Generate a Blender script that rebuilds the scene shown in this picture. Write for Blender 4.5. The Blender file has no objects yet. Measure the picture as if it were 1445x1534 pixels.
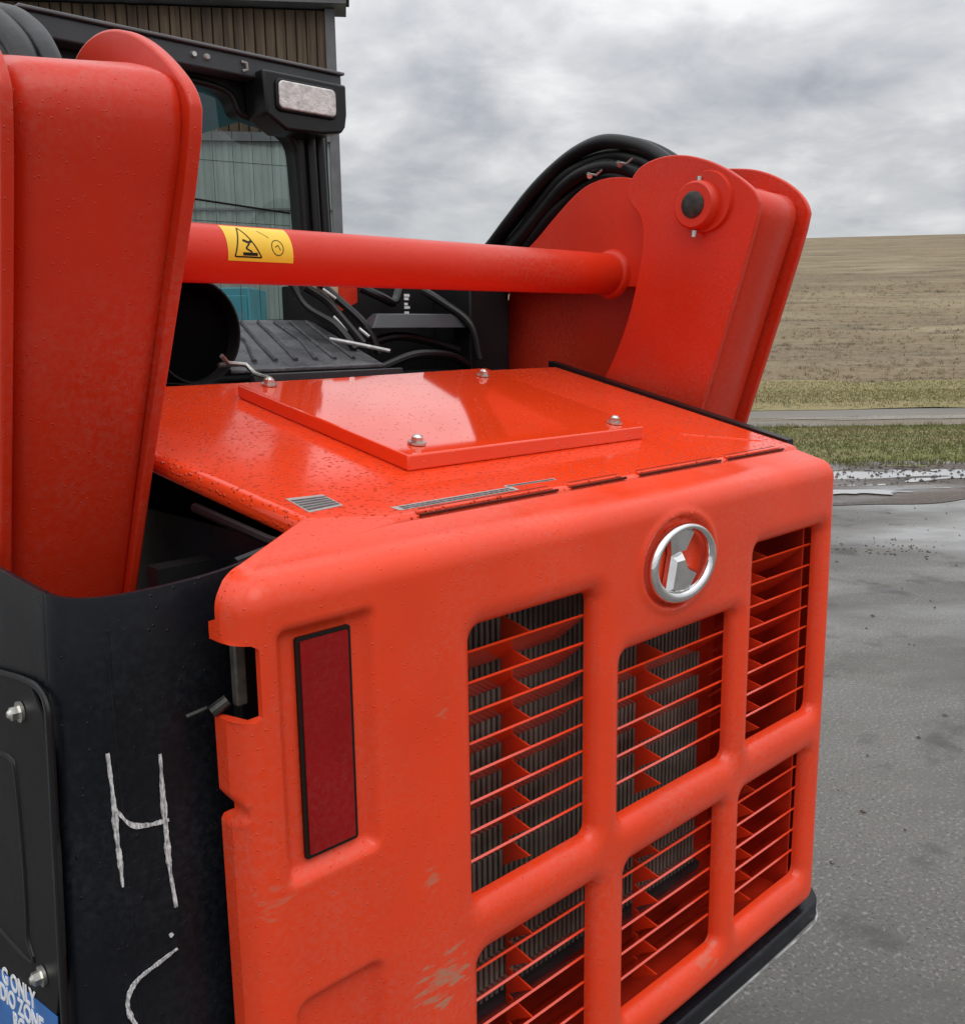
import bpy, bmesh, math, random
import numpy as np
from mathutils import Vector, Matrix
random.seed(7); rng = np.random.RandomState(7)
sc = bpy.context.scene

# ------------------------------------------------------------------ camera, sky, sun, exposure
CAM = Vector((-0.373, -0.723, 1.62))
def nrm(v): return v / np.linalg.norm(v)
F = 1440.0
cX = nrm(np.array([1515.5, 288.0, -F]))
cU = nrm(np.array([-109.0, 7683.0, F])); cZ = nrm(cU - cX * np.dot(cU, cX)); cY = np.cross(cZ, cX)
ROT = np.stack([cX, cY, cZ])                 # camera axes to machine axes
cam = bpy.data.cameras.new('camera'); co = bpy.data.objects.new('camera', cam)
sc.collection.objects.link(co); sc.camera = co
m = Matrix([list(ROT[0]), list(ROT[1]), list(ROT[2])]).to_4x4(); m.translation = CAM
co.matrix_world = m
cam.sensor_fit = 'VERTICAL'; cam.sensor_height = 36.0; cam.lens = 36.0 * F / 1534.0
cam.clip_start = 0.05; cam.clip_end = 2000

SUN_EL, SUN_AZ = 52.0, 205.0                 # high and behind the camera, veiled by cloud
w = bpy.data.worlds.new('World'); sc.world = w; w.use_nodes = True
N = w.node_tree.nodes; L = w.node_tree.links; N.clear()
def nd(t, **k):
    n = N.new(t)
    for a, b in k.items(): setattr(n, a, b)
    return n
out = nd('ShaderNodeOutputWorld'); bg = nd('ShaderNodeBackground'); bg.inputs['Strength'].default_value = 0.1
sky = nd('ShaderNodeTexSky', sky_type='NISHITA', sun_disc=False)
sky.sun_elevation = math.radians(SUN_EL); sky.sun_rotation = math.radians(SUN_AZ)
tc = nd('ShaderNodeTexCoord'); sep = nd('ShaderNodeSeparateXYZ'); L.new(tc.outputs['Generated'], sep.inputs[0])
def mth(op, a, b=None, clamp=False):
    n = nd('ShaderNodeMath', operation=op, use_clamp=clamp)
    for i, v in enumerate((a, b)):
        if v is None: continue
        if isinstance(v, (int, float)): n.inputs[i].default_value = v
        else: L.new(v, n.inputs[i])
    return n.outputs[0]
zc = mth('MAXIMUM', sep.outputs[2], 0.0)
za = mth('ADD', zc, 0.24)
comb = nd('ShaderNodeCombineXYZ'); L.new(mth('DIVIDE', sep.outputs[0], za), comb.inputs[0]); L.new(mth('DIVIDE', sep.outputs[1], za), comb.inputs[1])
def noise(scale, detail, rough, dist=0.0):
    n = nd('ShaderNodeTexNoise'); n.inputs['Scale'].default_value = scale; n.inputs['Detail'].default_value = detail
    n.inputs['Roughness'].default_value = rough; n.inputs['Distortion'].default_value = dist
    L.new(comb.outputs[0], n.inputs['Vector']); return n.outputs['Fac']
c1 = noise(1.55, 6, 0.52, 0.35); c2 = noise(4.6, 6, 0.58, 0.3)
cl = mth('ADD', mth('MULTIPLY', c1, 0.66), mth('MULTIPLY', c2, 0.34))
ramp = nd('ShaderNodeValToRGB'); L.new(cl, ramp.inputs[0])
e = ramp.color_ramp.elements
e[0].position = 0.34; e[0].color = (0.50, 0.53, 0.59, 1)
e[1].position = 0.61; e[1].color = (1.17, 1.17, 1.165, 1)
x = e.new(0.50); x.color = (0.86, 0.87, 0.895, 1)
# overcast sky: about three times as bright overhead as at the horizon, with a paler strip on the horizon
grad = mth('ADD', 0.57, mth('MULTIPLY', mth('POWER', zc, 1.35), 1.65))
low = mth('POWER', mth('SUBTRACT', 1.0, mth('MULTIPLY', zc, 5.0, True), True), 2.2)
sc1 = nd('ShaderNodeMixRGB'); sc1.blend_type = 'MIX'; L.new(mth('MULTIPLY', low, 0.85), sc1.inputs[0]); L.new(ramp.outputs[0], sc1.inputs[1]); sc1.inputs[2].default_value = (1.46, 1.49, 1.52, 1)
vm = nd('ShaderNodeVectorMath', operation='SCALE'); L.new(sc1.outputs[0], vm.inputs[0]); L.new(mth('MULTIPLY', grad, 9.9), vm.inputs['Scale'])
mx = nd('ShaderNodeMixRGB'); mx.inputs[0].default_value = 0.93; L.new(sky.outputs[0], mx.inputs[1]); L.new(vm.outputs[0], mx.inputs[2])
L.new(mx.outputs[0], bg.inputs[0]); L.new(bg.outputs[0], out.inputs[0])

sl = bpy.data.lights.new('sun', 'SUN'); sl.energy = 0.7; sl.angle = math.radians(40); sl.color = (1, 0.97, 0.92)
so = bpy.data.objects.new('sun', sl); sc.collection.objects.link(so)
az = math.radians(SUN_AZ); el = math.radians(SUN_EL)
sd = Vector((math.sin(az) * math.cos(el), math.cos(az) * math.cos(el), math.sin(el)))
so.rotation_euler = sd.to_track_quat('Z', 'Y').to_euler()
sc.view_settings.view_transform = 'Standard'; sc.view_settings.look = 'None'; sc.view_settings.gamma = 1
sc.view_settings.exposure = 0.0; sc.view_settings.use_curve_mapping = False

# ------------------------------------------------------------------ materials
def srgb(r, g, b):
    f = lambda c: (c / 255 / 12.92) if c / 255 <= 0.04045 else ((c / 255 + 0.055) / 1.055) ** 2.4
    return (f(r), f(g), f(b), 1)
def material(name, col, rough=0.5, metal=0.0, coat=0.0, var=0.0, vscale=6.0, bump=0.0, bscale=80.0, drops=0.0,
             dropscale=210.0, dust=0.0, dustcol=(0.35, 0.30, 0.25, 1), rvar=0.0, stretch=(1, 1, 1), alt=None, spec=0.5, dropheight=0.0011):
    m = bpy.data.materials.new(name); m.use_nodes = True; nt = m.node_tree; b = nt.nodes['Principled BSDF']
    lk = nt.links.new; new = nt.nodes.new
    b.inputs['Roughness'].default_value = rough; b.inputs['Metallic'].default_value = metal
    b.inputs['Coat Weight'].default_value = coat; b.inputs['Coat Roughness'].default_value = 0.06
    b.inputs['Specular IOR Level'].default_value = spec
    g = new('ShaderNodeNewGeometry'); mp = new('ShaderNodeMapping'); mp.inputs['Scale'].default_value = stretch
    lk(g.outputs['Position'], mp.inputs[0])
    def nz(s, d=4, r=0.55):
        n = new('ShaderNodeTexNoise'); n.inputs['Scale'].default_value = s; n.inputs['Detail'].default_value = d
        n.inputs['Roughness'].default_value = r; lk(mp.outputs[0], n.inputs['Vector']); return n.outputs['Fac']
    def rmp(src, a, bb):
        r_ = new('ShaderNodeMapRange'); r_.inputs[1].default_value = a; r_.inputs[2].default_value = bb; lk(src, r_.inputs[0]); return r_.outputs[0]
    col = tuple(col); cur = None
    mixn = new('ShaderNodeMixRGB'); n1 = nz(vscale, 5)
    c2 = alt if alt else tuple(c * (1 - var) for c in col[:3]) + (1,)
    mixn.inputs[1].default_value = c2; mixn.inputs[2].default_value = col if alt else tuple(min(1, c * (1 + var)) for c in col[:3]) + (1,)
    lk(rmp(n1, 0.33, 0.67), mixn.inputs[0]); cur = mixn.outputs[0]
    if dust > 0:
        m2 = new('ShaderNodeMixRGB'); m2.inputs[2].default_value = dustcol; lk(cur, m2.inputs[1])
        a = new('ShaderNodeMath'); a.operation = 'MULTIPLY'; a.inputs[1].default_value = dust
        bb = new('ShaderNodeMath'); bb.operation = 'MULTIPLY'; lk(rmp(nz(3.0, 6, 0.65), 0.42, 0.75), bb.inputs[0]); lk(rmp(nz(140, 3, 0.7), 0.40, 0.75), bb.inputs[1])
        lk(bb.outputs[0], a.inputs[0]); lk(a.outputs[0], m2.inputs[0]); cur = m2.outputs[0]
    lk(cur, b.inputs['Base Color'])
    if rvar > 0:
        r_ = new('ShaderNodeMapRange'); r_.inputs[1].default_value = 0.3; r_.inputs[2].default_value = 0.7
        r_.inputs[3].default_value = max(0.02, rough - rvar); r_.inputs[4].default_value = min(1, rough + rvar)
        lk(nz(vscale * 1.7, 5), r_.inputs[0]); lk(r_.outputs[0], b.inputs['Roughness'])
    last = None
    if bump > 0:
        bp = new('ShaderNodeBump'); bp.inputs['Strength'].default_value = 1.0; bp.inputs['Distance'].default_value = bump
        lk(nz(bscale, 4, 0.6), bp.inputs['Height']); last = bp
    if drops > 0:                            # beads of rain: small domes scattered by a mask
        v = new('ShaderNodeTexVoronoi'); v.inputs['Scale'].default_value = dropscale; v.inputs['Randomness'].default_value = 1.0
        lk(g.outputs['Position'], v.inputs['Vector'])
        h = rmp(v.outputs['Distance'], 0.34, 0.0)
        sx = new('ShaderNodeSeparateColor'); lk(v.outputs['Color'], sx.inputs[0])
        th = new('ShaderNodeMath'); th.operation = 'LESS_THAN'; th.inputs[1].default_value = drops; lk(sx.outputs[0], th.inputs[0])
        mm = new('ShaderNodeMath'); mm.operation = 'MULTIPLY'; lk(h, mm.inputs[0]); lk(th.outputs[0], mm.inputs[1])
        bp = new('ShaderNodeBump'); bp.inputs['Strength'].default_value = 1.0; bp.inputs['Distance'].default_value = dropheight
        lk(mm.outputs[0], bp.inputs['Height'])
        if last: lk(last.outputs[0], bp.inputs['Normal'])
        last = bp
    if last: lk(last.outputs[0], b.inputs['Normal'])
    return m
OR = (0.82, 0.055, 0.011, 1)
M = {}
M['door'] = material('orange_door_paint', (0.80, 0.054, 0.012, 1), 0.30, spec=0.40, coat=0.0, var=0.07, vscale=5, bump=0.00012, bscale=160, drops=0.12, dropscale=270, dropheight=0.0008, dust=0.36, rvar=0.09)
def scuffs(m, pts):
    nt = m.node_tree; b = nt.nodes['Principled BSDF']; new = nt.nodes.new; lk = nt.links.new; g = new('ShaderNodeNewGeometry')
    cur = b.inputs['Base Color'].links[0].from_socket
    n = new('ShaderNodeTexNoise'); n.inputs['Scale'].default_value = 90; n.inputs['Detail'].default_value = 5; mp = new('ShaderNodeMapping'); mp.inputs['Rotation'].default_value = (0, 0.5, 0); mp.inputs['Scale'].default_value = (0.35, 1, 1.4); lk(g.outputs['Position'], mp.inputs[0]); lk(mp.outputs[0], n.inputs['Vector'])
    for (x, z, r, amt) in pts:
        d = new('ShaderNodeVectorMath'); d.operation = 'DISTANCE'; d.inputs[1].default_value = (x, 0.0, z); lk(g.outputs['Position'], d.inputs[0])
        f = new('ShaderNodeMapRange'); f.inputs[1].default_value = r; f.inputs[2].default_value = r*0.2; f.inputs[4].default_value = 0.25; lk(d.outputs['Value'], f.inputs[0])
        a = new('ShaderNodeMath'); a.operation = 'ADD'; lk(f.outputs[0], a.inputs[0]); lk(n.outputs['Fac'], a.inputs[1])
        h = new('ShaderNodeMapRange'); h.inputs[1].default_value = 0.66; h.inputs[2].default_value = 0.76; h.inputs[4].default_value = amt; lk(a.outputs[0], h.inputs[0])
        gate = new('ShaderNodeMath'); gate.operation = 'LESS_THAN'; gate.inputs[1].default_value = r; lk(d.outputs['Value'], gate.inputs[0])
        q = new('ShaderNodeMath'); q.operation = 'MULTIPLY'; lk(h.outputs[0], q.inputs[0]); lk(gate.outputs[0], q.inputs[1])
        mx = new('ShaderNodeMixRGB'); mx.inputs[2].default_value = (0.42, 0.22, 0.14, 1); lk(cur, mx.inputs[1]); lk(q.outputs[0], mx.inputs[0]); cur = mx.outputs[0]
    lk(cur, b.inputs['Base Color'])
scuffs(M['door'], [(0.255, 0.912, 0.055, 0.8), (0.242, 1.045, 0.025, 0.5), (0.265, 1.225, 0.02, 0.4), (0.80, 0.675, 0.05, 0.35), (0.05, 1.10, 0.03, 0.3)])
M['hood'] = material('orange_hood_paint', OR, 0.16, coat=0.08, spec=0.38, var=0.05, vscale=5, drops=0.85, dropscale=150, dropheight=0.0030, dust=0.16, rvar=0.05)
M['hatch'] = material('orange_hatch_paint', OR, 0.05, coat=0.35, spec=0.5, var=0.05, vscale=6, drops=0.12, dropscale=200, dropheight=0.002, dust=0.12)
M['arm'] = material('orange_arm_paint', (0.60, 0.027, 0.0065, 1), 0.34, coat=0.0, spec=0.34, var=0.08, vscale=4, bump=0.00025, bscale=60, drops=0.10, dropscale=280, dropheight=0.0008, dust=0.28, rvar=0.08)
M['slat'] = material('orange_slat_paint', (0.78, 0.052, 0.012, 1), 0.22, var=0.06, spec=0.5, coat=0.6)
M['shroud'] = material('shaded_orange_inner_wall', (0.42, 0.021, 0.006, 1), 0.55, var=0.25, vscale=12, spec=0.2)  # shade inside the door painted in as a darker red
M['black'] = material('black_painted_steel', (0.006, 0.007, 0.010, 1), 0.36, spec=0.22, var=0.25, vscale=4, bump=0.00025, bscale=50, drops=0.06, dropscale=230, dust=0.25, dustcol=(0.10, 0.11, 0.12, 1), rvar=0.08)
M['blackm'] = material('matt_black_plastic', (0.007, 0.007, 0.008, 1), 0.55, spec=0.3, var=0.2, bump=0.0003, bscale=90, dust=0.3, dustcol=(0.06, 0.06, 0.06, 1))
M['cab'] = material('black_cab_paint', (0.008, 0.008, 0.009, 1), 0.30, spec=0.35, var=0.2, bump=0.0002, bscale=30)
M['grey'] = material('charcoal_steel', (0.036, 0.038, 0.042, 1), 0.45, var=0.25, vscale=9, bump=0.0003, bscale=60)
M['rubber'] = material('black_rubber', (0.005, 0.005, 0.006, 1), 0.42, spec=0.35, var=0.2, bump=0.0006, bscale=60)
M['mat'] = material('ribbed_dark_grey_plastic', (0.060, 0.062, 0.068, 1), 0.36, var=0.45, vscale=22, bump=0.004, bscale=30, drops=0.3, dropscale=160, dropheight=0.002, dust=0.5, dustcol=(0.2, 0.2, 0.2, 1))
M['fin'] = material('radiator_grey', (0.20, 0.185, 0.155, 1), 0.45, var=0.35, vscale=14)
M['finback'] = material('radiator_dark', (0.028, 0.026, 0.023, 1), 0.8)
M['steel'] = material('zinc_bolt_steel', (0.62, 0.61, 0.57, 1), 0.28, metal=0.9, var=0.2, vscale=90)
M['rod'] = material('dull_grey_rod', (0.42, 0.42, 0.41, 1), 0.4, metal=0.4, var=0.3, vscale=60)
M['hinge'] = material('dull_hinge_steel', (0.10, 0.095, 0.08, 1), 0.5, metal=0.3, var=0.4, vscale=60)
M['void'] = material('duct_shade_black', (0.002, 0.002, 0.002, 1), 0.9, spec=0.05)  # darkness inside the air duct, put into the colour
M['groove'] = material('dark_red_seam', (0.10, 0.010, 0.005, 1), 0.6, spec=0.2)
M['wet_glint'] = material('pale_wet_glint', (0.30, 0.30, 0.30, 1), 0.4, var=0.6, vscale=25)  # wet highlight on the bumper edge, put into the colour
M['chrome'] = material('chrome', (0.80, 0.80, 0.80, 1), 0.07, metal=1.0, var=0.06, vscale=60, bump=0.0002, bscale=90)
M['reflector'] = material('red_reflector', (0.27, 0.004, 0.005, 1), 0.42, spec=0.2, var=0.12, vscale=9, bump=0.0004, bscale=400, dust=0.12)
M['yellow'] = material('yellow_decal', (0.85, 0.55, 0.03, 1), 0.35, var=0.06)
M['ink'] = material('black_print', (0.012, 0.010, 0.008, 1), 0.4, spec=0.2)
M['paper'] = material('grey_decal', (0.36, 0.33, 0.31, 1), 0.45, var=0.1, vscale=60)
M['print'] = material('grey_print', (0.045, 0.042, 0.046, 1), 0.45, var=0.6, vscale=90)
M['blue'] = material('blue_decal', (0.03, 0.16, 0.48, 1), 0.35, var=0.15, vscale=30)
M['white'] = material('white_print', (0.82, 0.83, 0.84, 1), 0.5)
M['chalk'] = material('white_paint_marker', (0.80, 0.80, 0.78, 1), 0.7, vscale=520, stretch=(1, 1, 0.28), alt=(0.16, 0.16, 0.17, 1))
M['dirt'] = material('brown_barn_board', (0.120, 0.078, 0.043, 1), 0.75, var=0.5, vscale=3, stretch=(9, 9, 0.5), bump=0.004, bscale=3, alt=(0.035, 0.023, 0.014, 1))
M['door2'] = material('grey_green_door_sheet', (0.23, 0.27, 0.25, 1), 0.5, var=0.18, vscale=3, stretch=(2, 2, 0.5))
M['trim'] = material('weathered_grey_trim', (0.12, 0.12, 0.125, 1), 0.55, var=0.2)
M['teal'] = material('teal_sheet_metal', (0.04, 0.21, 0.26, 1), 0.5, var=0.15)
M['lens'] = material('frosted_lamp_lens', (0.62, 0.60, 0.58, 1), 0.12, var=0.25, vscale=70, bump=0.002, bscale=160, coat=0.6)
M['pin'] = material('oiled_pin_steel', (0.045, 0.045, 0.04, 1), 0.35, metal=0.5, var=0.5, vscale=50, bump=0.0006, bscale=60)
M['beige'] = material('beige_plastic', (0.50, 0.42, 0.28, 1), 0.5)
def glass_mat():
    m = bpy.data.materials.new('tinted_glass'); m.use_nodes = True; nt = m.node_tree; nt.nodes.clear()
    o = nt.nodes.new('ShaderNodeOutputMaterial'); t = nt.nodes.new('ShaderNodeBsdfTransparent'); t.inputs[0].default_value = (0.70, 0.78, 0.76, 1)
    gl = nt.nodes.new('ShaderNodeBsdfGlossy'); gl.inputs['Roughness'].default_value = 0.03
    fr = nt.nodes.new('ShaderNodeFresnel'); fr.inputs[0].default_value = 1.5
    mx = nt.nodes.new('ShaderNodeMixShader'); nt.links.new(fr.outputs[0], mx.inputs[0]); nt.links.new(t.outputs[0], mx.inputs[1]); nt.links.new(gl.outputs[0], mx.inputs[2])
    nt.links.new(mx.outputs[0], o.inputs[0]); return m
M['glass'] = glass_mat()

# ------------------------------------------------------------------ builders
def tag(o, label=None, cat=None, group=None, kind=None):
    if label: o['label'] = label
    if cat: o['category'] = cat
    if group: o['group'] = group
    if kind: o['kind'] = kind
    return o
ROOTS = {}
def parent(o, p):
    if p is None: return
    o.parent = p
    t = p
    while t.parent: t = t.parent
    if p.parent is None: o.matrix_parent_inverse = Matrix.Translation(p.location).inverted()
def root(name, loc, label, cat, group=None):
    o = bpy.data.objects.new(name, None); o.location = loc; o.empty_display_size = 0.2
    sc.collection.objects.link(o); return tag(o, label, cat, group)
def mesh_obj(name, verts, faces, mt, par=None, smooth=True, angle=35, bevel=0, seg=2):
    me = bpy.data.meshes.new(name); me.from_pydata([tuple(v) for v in verts], [], [tuple(f) for f in faces]); 
    bm = bmesh.new(); bm.from_mesh(me); bmesh.ops.recalc_face_normals(bm, faces=bm.faces); bm.to_mesh(me); bm.free()
    me.materials.append(M[mt] if isinstance(mt, str) else mt)
    if smooth:
        me.shade_smooth(); me.set_sharp_from_angle(angle=math.radians(angle))
    o = bpy.data.objects.new(name, me); sc.collection.objects.link(o); parent(o, par)
    if bevel:
        b = o.modifiers.new('bevel', 'BEVEL'); b.width = bevel; b.segments = seg; b.limit_method = 'ANGLE'; b.angle_limit = math.radians(40); b.harden_normals = False
    return o
class MB:
    def __init__(s): s.v = []; s.f = []
    def add(s, vs, fs):
        k = len(s.v); s.v += [tuple(v) for v in vs]; s.f += [tuple(i + k for i in f) for f in fs]; return s
    def box(s, a, b):
        (x0, y0, z0), (x1, y1, z1) = a, b
        return s.add([(x0,y0,z0),(x1,y0,z0),(x1,y1,z0),(x0,y1,z0),(x0,y0,z1),(x1,y0,z1),(x1,y1,z1),(x0,y1,z1)],
                     [(0,3,2,1),(4,5,6,7),(0,1,5,4),(1,2,6,5),(2,3,7,6),(3,0,4,7)])
    def loft(s, A, B):                       # two matching outlines joined, with caps
        n = len(A)
        return s.add(list(A) + list(B), [tuple(range(n))[::-1], tuple(range(n, 2*n))] + [(i, (i+1) % n, n + (i+1) % n, n + i) for i in range(n)])
    def tube(s, pts, r, k=12, caps=True):
        P = [Vector(p) for p in pts]; n = len(P); rr = r if hasattr(r, '__len__') else [r]*n
        vs = []; prev = None
        for i, p in enumerate(P):
            t = (P[min(i+1, n-1)] - P[max(i-1, 0)]).normalized()
            if prev is None:
                u = t.orthogonal().normalized()
            else:
                u = (prev - t * prev.dot(t)).normalized()
            prev = u; v = t.cross(u)
            vs += [p + (u*math.cos(a) + v*math.sin(a)) * rr[i] for a in [2*math.pi*j/k for j in range(k)]]
        fs = [(i*k+j, i*k+(j+1) % k, (i+1)*k+(j+1) % k, (i+1)*k+j) for i in range(n-1) for j in range(k)]
        if caps: fs += [tuple(range(k))[::-1], tuple(range((n-1)*k, n*k))]
        return s.add(vs, fs)
    def make(s, name, mt, par=None, **k): return mesh_obj(name, s.v, s.f, mt, par, **k)
def prism(poly, axis, a, b):                 # outline in the two other axes, from a to b along axis
    i = 'xyz'.index(axis)
    def p3(p, c):
        q = list(p); q.insert(i, c); return tuple(q)
    return MB().loft([p3(p, a) for p in poly], [p3(p, b) for p in poly])
def smoothpoly(pts, n=2, keep=()):           # corner cutting on a closed outline, sharp corners kept
    P = [(tuple(p), (i in keep)) for i, p in enumerate(pts)]
    for _ in range(n):
        Q = []
        for i in range(len(P)):
            (a, ka), (b, kb) = P[i], P[(i+1) % len(P)]
            if ka: Q.append((a, True))
            else: Q.append((tuple(0.75*u + 0.25*v for u, v in zip(a, b)), False))
            if not kb: Q.append((tuple(0.25*u + 0.75*v for u, v in zip(a, b)), False))
        P = Q
    return [p for p, _ in P]
def spline(pts, n=8):                        # Catmull-Rom through the points
    P = [np.array(p, float) for p in pts]; P = [2*P[0]-P[1]] + P + [2*P[-1]-P[-2]]; out = []
    for i in range(1, len(P)-2):
        for k in range(n):
            t = k/n; a, b, c, d = P[i-1:i+3]
            out.append(0.5*((2*b)+(-a+c)*t+(2*a-5*b+4*c-d)*t*t+(-a+3*b-3*c+d)*t**3))
    out.append(P[-2]); return [tuple(p) for p in out]
def rrect(x0, x1, y0, y1, r, k=5):
    o = []
    for cx, cy, a0 in ((x1-r, y1-r, 0), (x0+r, y1-r, 90), (x0+r, y0+r, 180), (x1-r, y0+r, 270)):
        for j in range(k+1):
            a = math.radians(a0 + 90*j/k); o.append((cx + r*math.cos(a), cy + r*math.sin(a)))
    return o
def text_mesh(s, size, extrude=0.0003):
    cu = bpy.data.curves.new('t', 'FONT'); cu.body = s; cu.size = size; cu.extrude = extrude; cu.offset = 0.0007
    o = bpy.data.objects.new('t', cu); sc.collection.objects.link(o)
    dg = bpy.context.evaluated_depsgraph_get(); me = bpy.data.meshes.new_from_object(o.evaluated_get(dg))
    bpy.data.objects.remove(o); v = [tuple(x.co) for x in me.vertices]; f = [tuple(p.vertices) for p in me.polygons]
    return v, f

# ------------------------------------------------------------------ ground, field, sky-lit setting
G = np.array([0.694, 0.720]); Rr = np.array([0.720, -0.694]); C0 = np.array([CAM.x, CAM.y])
def st(s, t): return C0 + G*s + Rr*t
def smooth01(x): x = min(1, max(0, x)); return x*x*(3-2*x)
def hillz(s, t):
    crest = 12.4 + 0.012*t
    u = (s - 24) / 125.0
    if u <= 0: return 0.0
    return crest * (math.sin(min(u, 1.9) * math.pi/2) ** 1.05 if u < 1 else math.cos((min(u, 1.9)-1)*0.6)) + 0.25*math.sin(s*0.11+t*0.03)*smooth01(u*4)
def sheet(name, mt, s_edges, t_edges, zf, kind='structure', label=None):
    vs = []; fs = []
    for s in s_edges:
        for t in t_edges:
            p = st(s, t); vs.append((p[0], p[1], zf(s, t)))
    k = len(t_edges)
    for i in range(len(s_edges)-1):
        for j in range(k-1): fs.append((i*k+j, i*k+j+1, (i+1)*k+j+1, (i+1)*k+j))
    o = mesh_obj(name, vs, fs, mt, angle=80); tag(o, label=label, kind=kind); return o

def ground_mat(name, cols, scales, stretch_along=1.0, rough=0.9, bump=0.01, bscale=8, wet=None):
    """layers of noise in ground coordinates rotated to the road direction"""
    m = bpy.data.materials.new(name); m.use_nodes = True; nt = m.node_tree; b = nt.nodes['Principled BSDF']; new = nt.nodes.new; lk = nt.links.new
    g = new('ShaderNodeNewGeometry'); mp = new('ShaderNodeMapping'); mp.vector_type = 'TEXTURE'
    mp.inputs['Rotation'].default_value = (0, 0, math.atan2(Rr[1], Rr[0])); mp.inputs['Scale'].default_value = (stretch_along, 1, 1); lk(g.outputs['Position'], mp.inputs[0])
    def nz(s, d=5, r=0.6, src=mp.outputs[0]):
        n = new('ShaderNodeTexNoise'); n.inputs['Scale'].default_value = s; n.inputs['Detail'].default_value = d; n.inputs['Roughness'].default_value = r; lk(src, n.inputs['Vector']); return n.outputs['Fac']
    def rmp(src, a, bb, lo=0., hi=1.):
        r_ = new('ShaderNodeMapRange'); r_.inputs[1].default_value = a; r_.inputs[2].default_value = bb; r_.inputs[3].default_value = lo; r_.inputs[4].default_value = hi; lk(src, r_.inputs[0]); return r_.outputs[0]
    rgb = new('ShaderNodeRGB'); rgb.outputs[0].default_value = cols[0]; cur = rgb.outputs[0]
    for c, (s, a, bb, raw) in zip(cols[1:], scales):
        mx = new('ShaderNodeMixRGB'); lk(cur, mx.inputs[1]); mx.inputs[2].default_value = c
        lk(rmp(nz(s, 5, 0.6, g.outputs['Position'] if raw else mp.outputs[0]), a, bb), mx.inputs[0]); cur = mx.outputs[0]
    b.inputs['Roughness'].default_value = rough
    bp = new('ShaderNodeBump'); bp.inputs['Distance'].default_value = bump; bp.inputs['Strength'].default_value = 0.8
    lk(nz(bscale, 5, 0.7, g.outputs['Position']), bp.inputs['Height']); lk(bp.outputs[0], b.inputs['Normal'])
    if wet:
        wn = rmp(nz(wet[0], 5, 0.55), wet[1], wet[2])
        if len(wet) > 4:                     # the yard drains: wetter further out, drier beside the machine
            dp = new('ShaderNodeVectorMath'); dp.operation = 'DOT_PRODUCT'; dp.inputs[1].default_value = (0.694, 0.720, 0); lk(g.outputs['Position'], dp.inputs[0])
            mu = new('ShaderNodeMath'); mu.operation = 'MULTIPLY'; lk(wn, mu.inputs[0]); lk(rmp(dp.outputs['Value'], 2.4, 5.2, 0.12, 1.0), mu.inputs[1]); wn = mu.outputs[0]
        mr = new('ShaderNodeMapRange'); mr.inputs[3].default_value = rough; mr.inputs[4].default_value = wet[3]; lk(wn, mr.inputs[0]); lk(mr.outputs[0], b.inputs['Roughness'])
        mr2 = new('ShaderNodeMapRange'); mr2.inputs[3].default_value = 0.8; mr2.inputs[4].default_value = 0.12; lk(wn, mr2.inputs[0]); lk(mr2.outputs[0], bp.inputs['Strength'])
        mx = new('ShaderNodeMixRGB'); mx.blend_type = 'MULTIPLY'; lk(cur, mx.inputs[1]); mx.inputs[2].default_value = (0.85, 0.85, 0.85, 1); lk(wn, b.inputs['Coat Weight']); b.inputs['Coat IOR'].default_value = 1.9; b.inputs['Coat Roughness'].default_value = 0.07; lk(wn, mx.inputs[0]); cur = mx.outputs[0]
    lk(cur, b.inputs['Base Color'])
    return m
mat_asph = ground_mat('wet_asphalt', [(0.135, 0.126, 0.110, 1), (0.092, 0.086, 0.076, 1), (0.25, 0.24, 0.22, 1), (0.028, 0.027, 0.025, 1), (0.070, 0.066, 0.057, 1), (0.045, 0.042, 0.037, 1)],
                      [(0.7, 0.40, 0.65, False), (70, 0.54, 0.66, True), (95, 0.55, 0.66, True), (0.9, 0.50, 0.62, False), (2.6, 0.56, 0.68, True)], 1.9, 0.55, 0.006, 70, wet=(0.50, 0.43, 0.55, 0.12, 1))
mat_field = ground_mat('stubble_field', [(0.225, 0.170, 0.095, 1), (0.150, 0.108, 0.066, 1), (0.30, 0.25, 0.155, 1), (0.085, 0.066, 0.038, 1), (0.25, 0.19, 0.11, 1)],
                      [(0.10, 0.40, 0.60, False), (0.42, 0.48, 0.66, False), (1.3, 0.52, 0.66, False), (7, 0.45, 0.68, True)], 4.0, 0.95, 0.35, 1.7)
mat_grass = ground_mat('winter_grass', [(0.175, 0.180, 0.058, 1), (0.27, 0.22, 0.11, 1), (0.085, 0.095, 0.030, 1)],
                      [(0.9, 0.42, 0.66, False), (9, 0.5, 0.7, True)], 3.0, 0.95, 0.05, 18)
mat_grass2 = ground_mat('dry_grass', [(0.235, 0.205, 0.085, 1), (0.29, 0.225, 0.12, 1), (0.12, 0.12, 0.042, 1)],
                      [(0.7, 0.42, 0.66, False), (6, 0.5, 0.7, True)], 5.0, 0.95, 0.05, 12)
mat_track = ground_mat('gravel_track', [(0.16, 0.145, 0.125, 1), (0.10, 0.088, 0.075, 1), (0.24, 0.22, 0.20, 1)],
                      [(0.8, 0.42, 0.66, False), (30, 0.52, 0.7, True)], 4.0, 0.7, 0.02, 20, wet=(0.35, 0.5, 0.6, 0.2))
mat_mud = ground_mat('mud', [(0.080, 0.055, 0.038, 1), (0.035, 0.026, 0.019, 1), (0.13, 0.105, 0.085, 1)],
                      [(1.5, 0.42, 0.66, False), (20, 0.52, 0.7, True)], 3.0, 0.55, 0.03, 14, wet=(0.8, 0.45, 0.6, 0.25))
mat_water = bpy.data.materials.new('puddle_water'); mat_water.use_nodes = True
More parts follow.
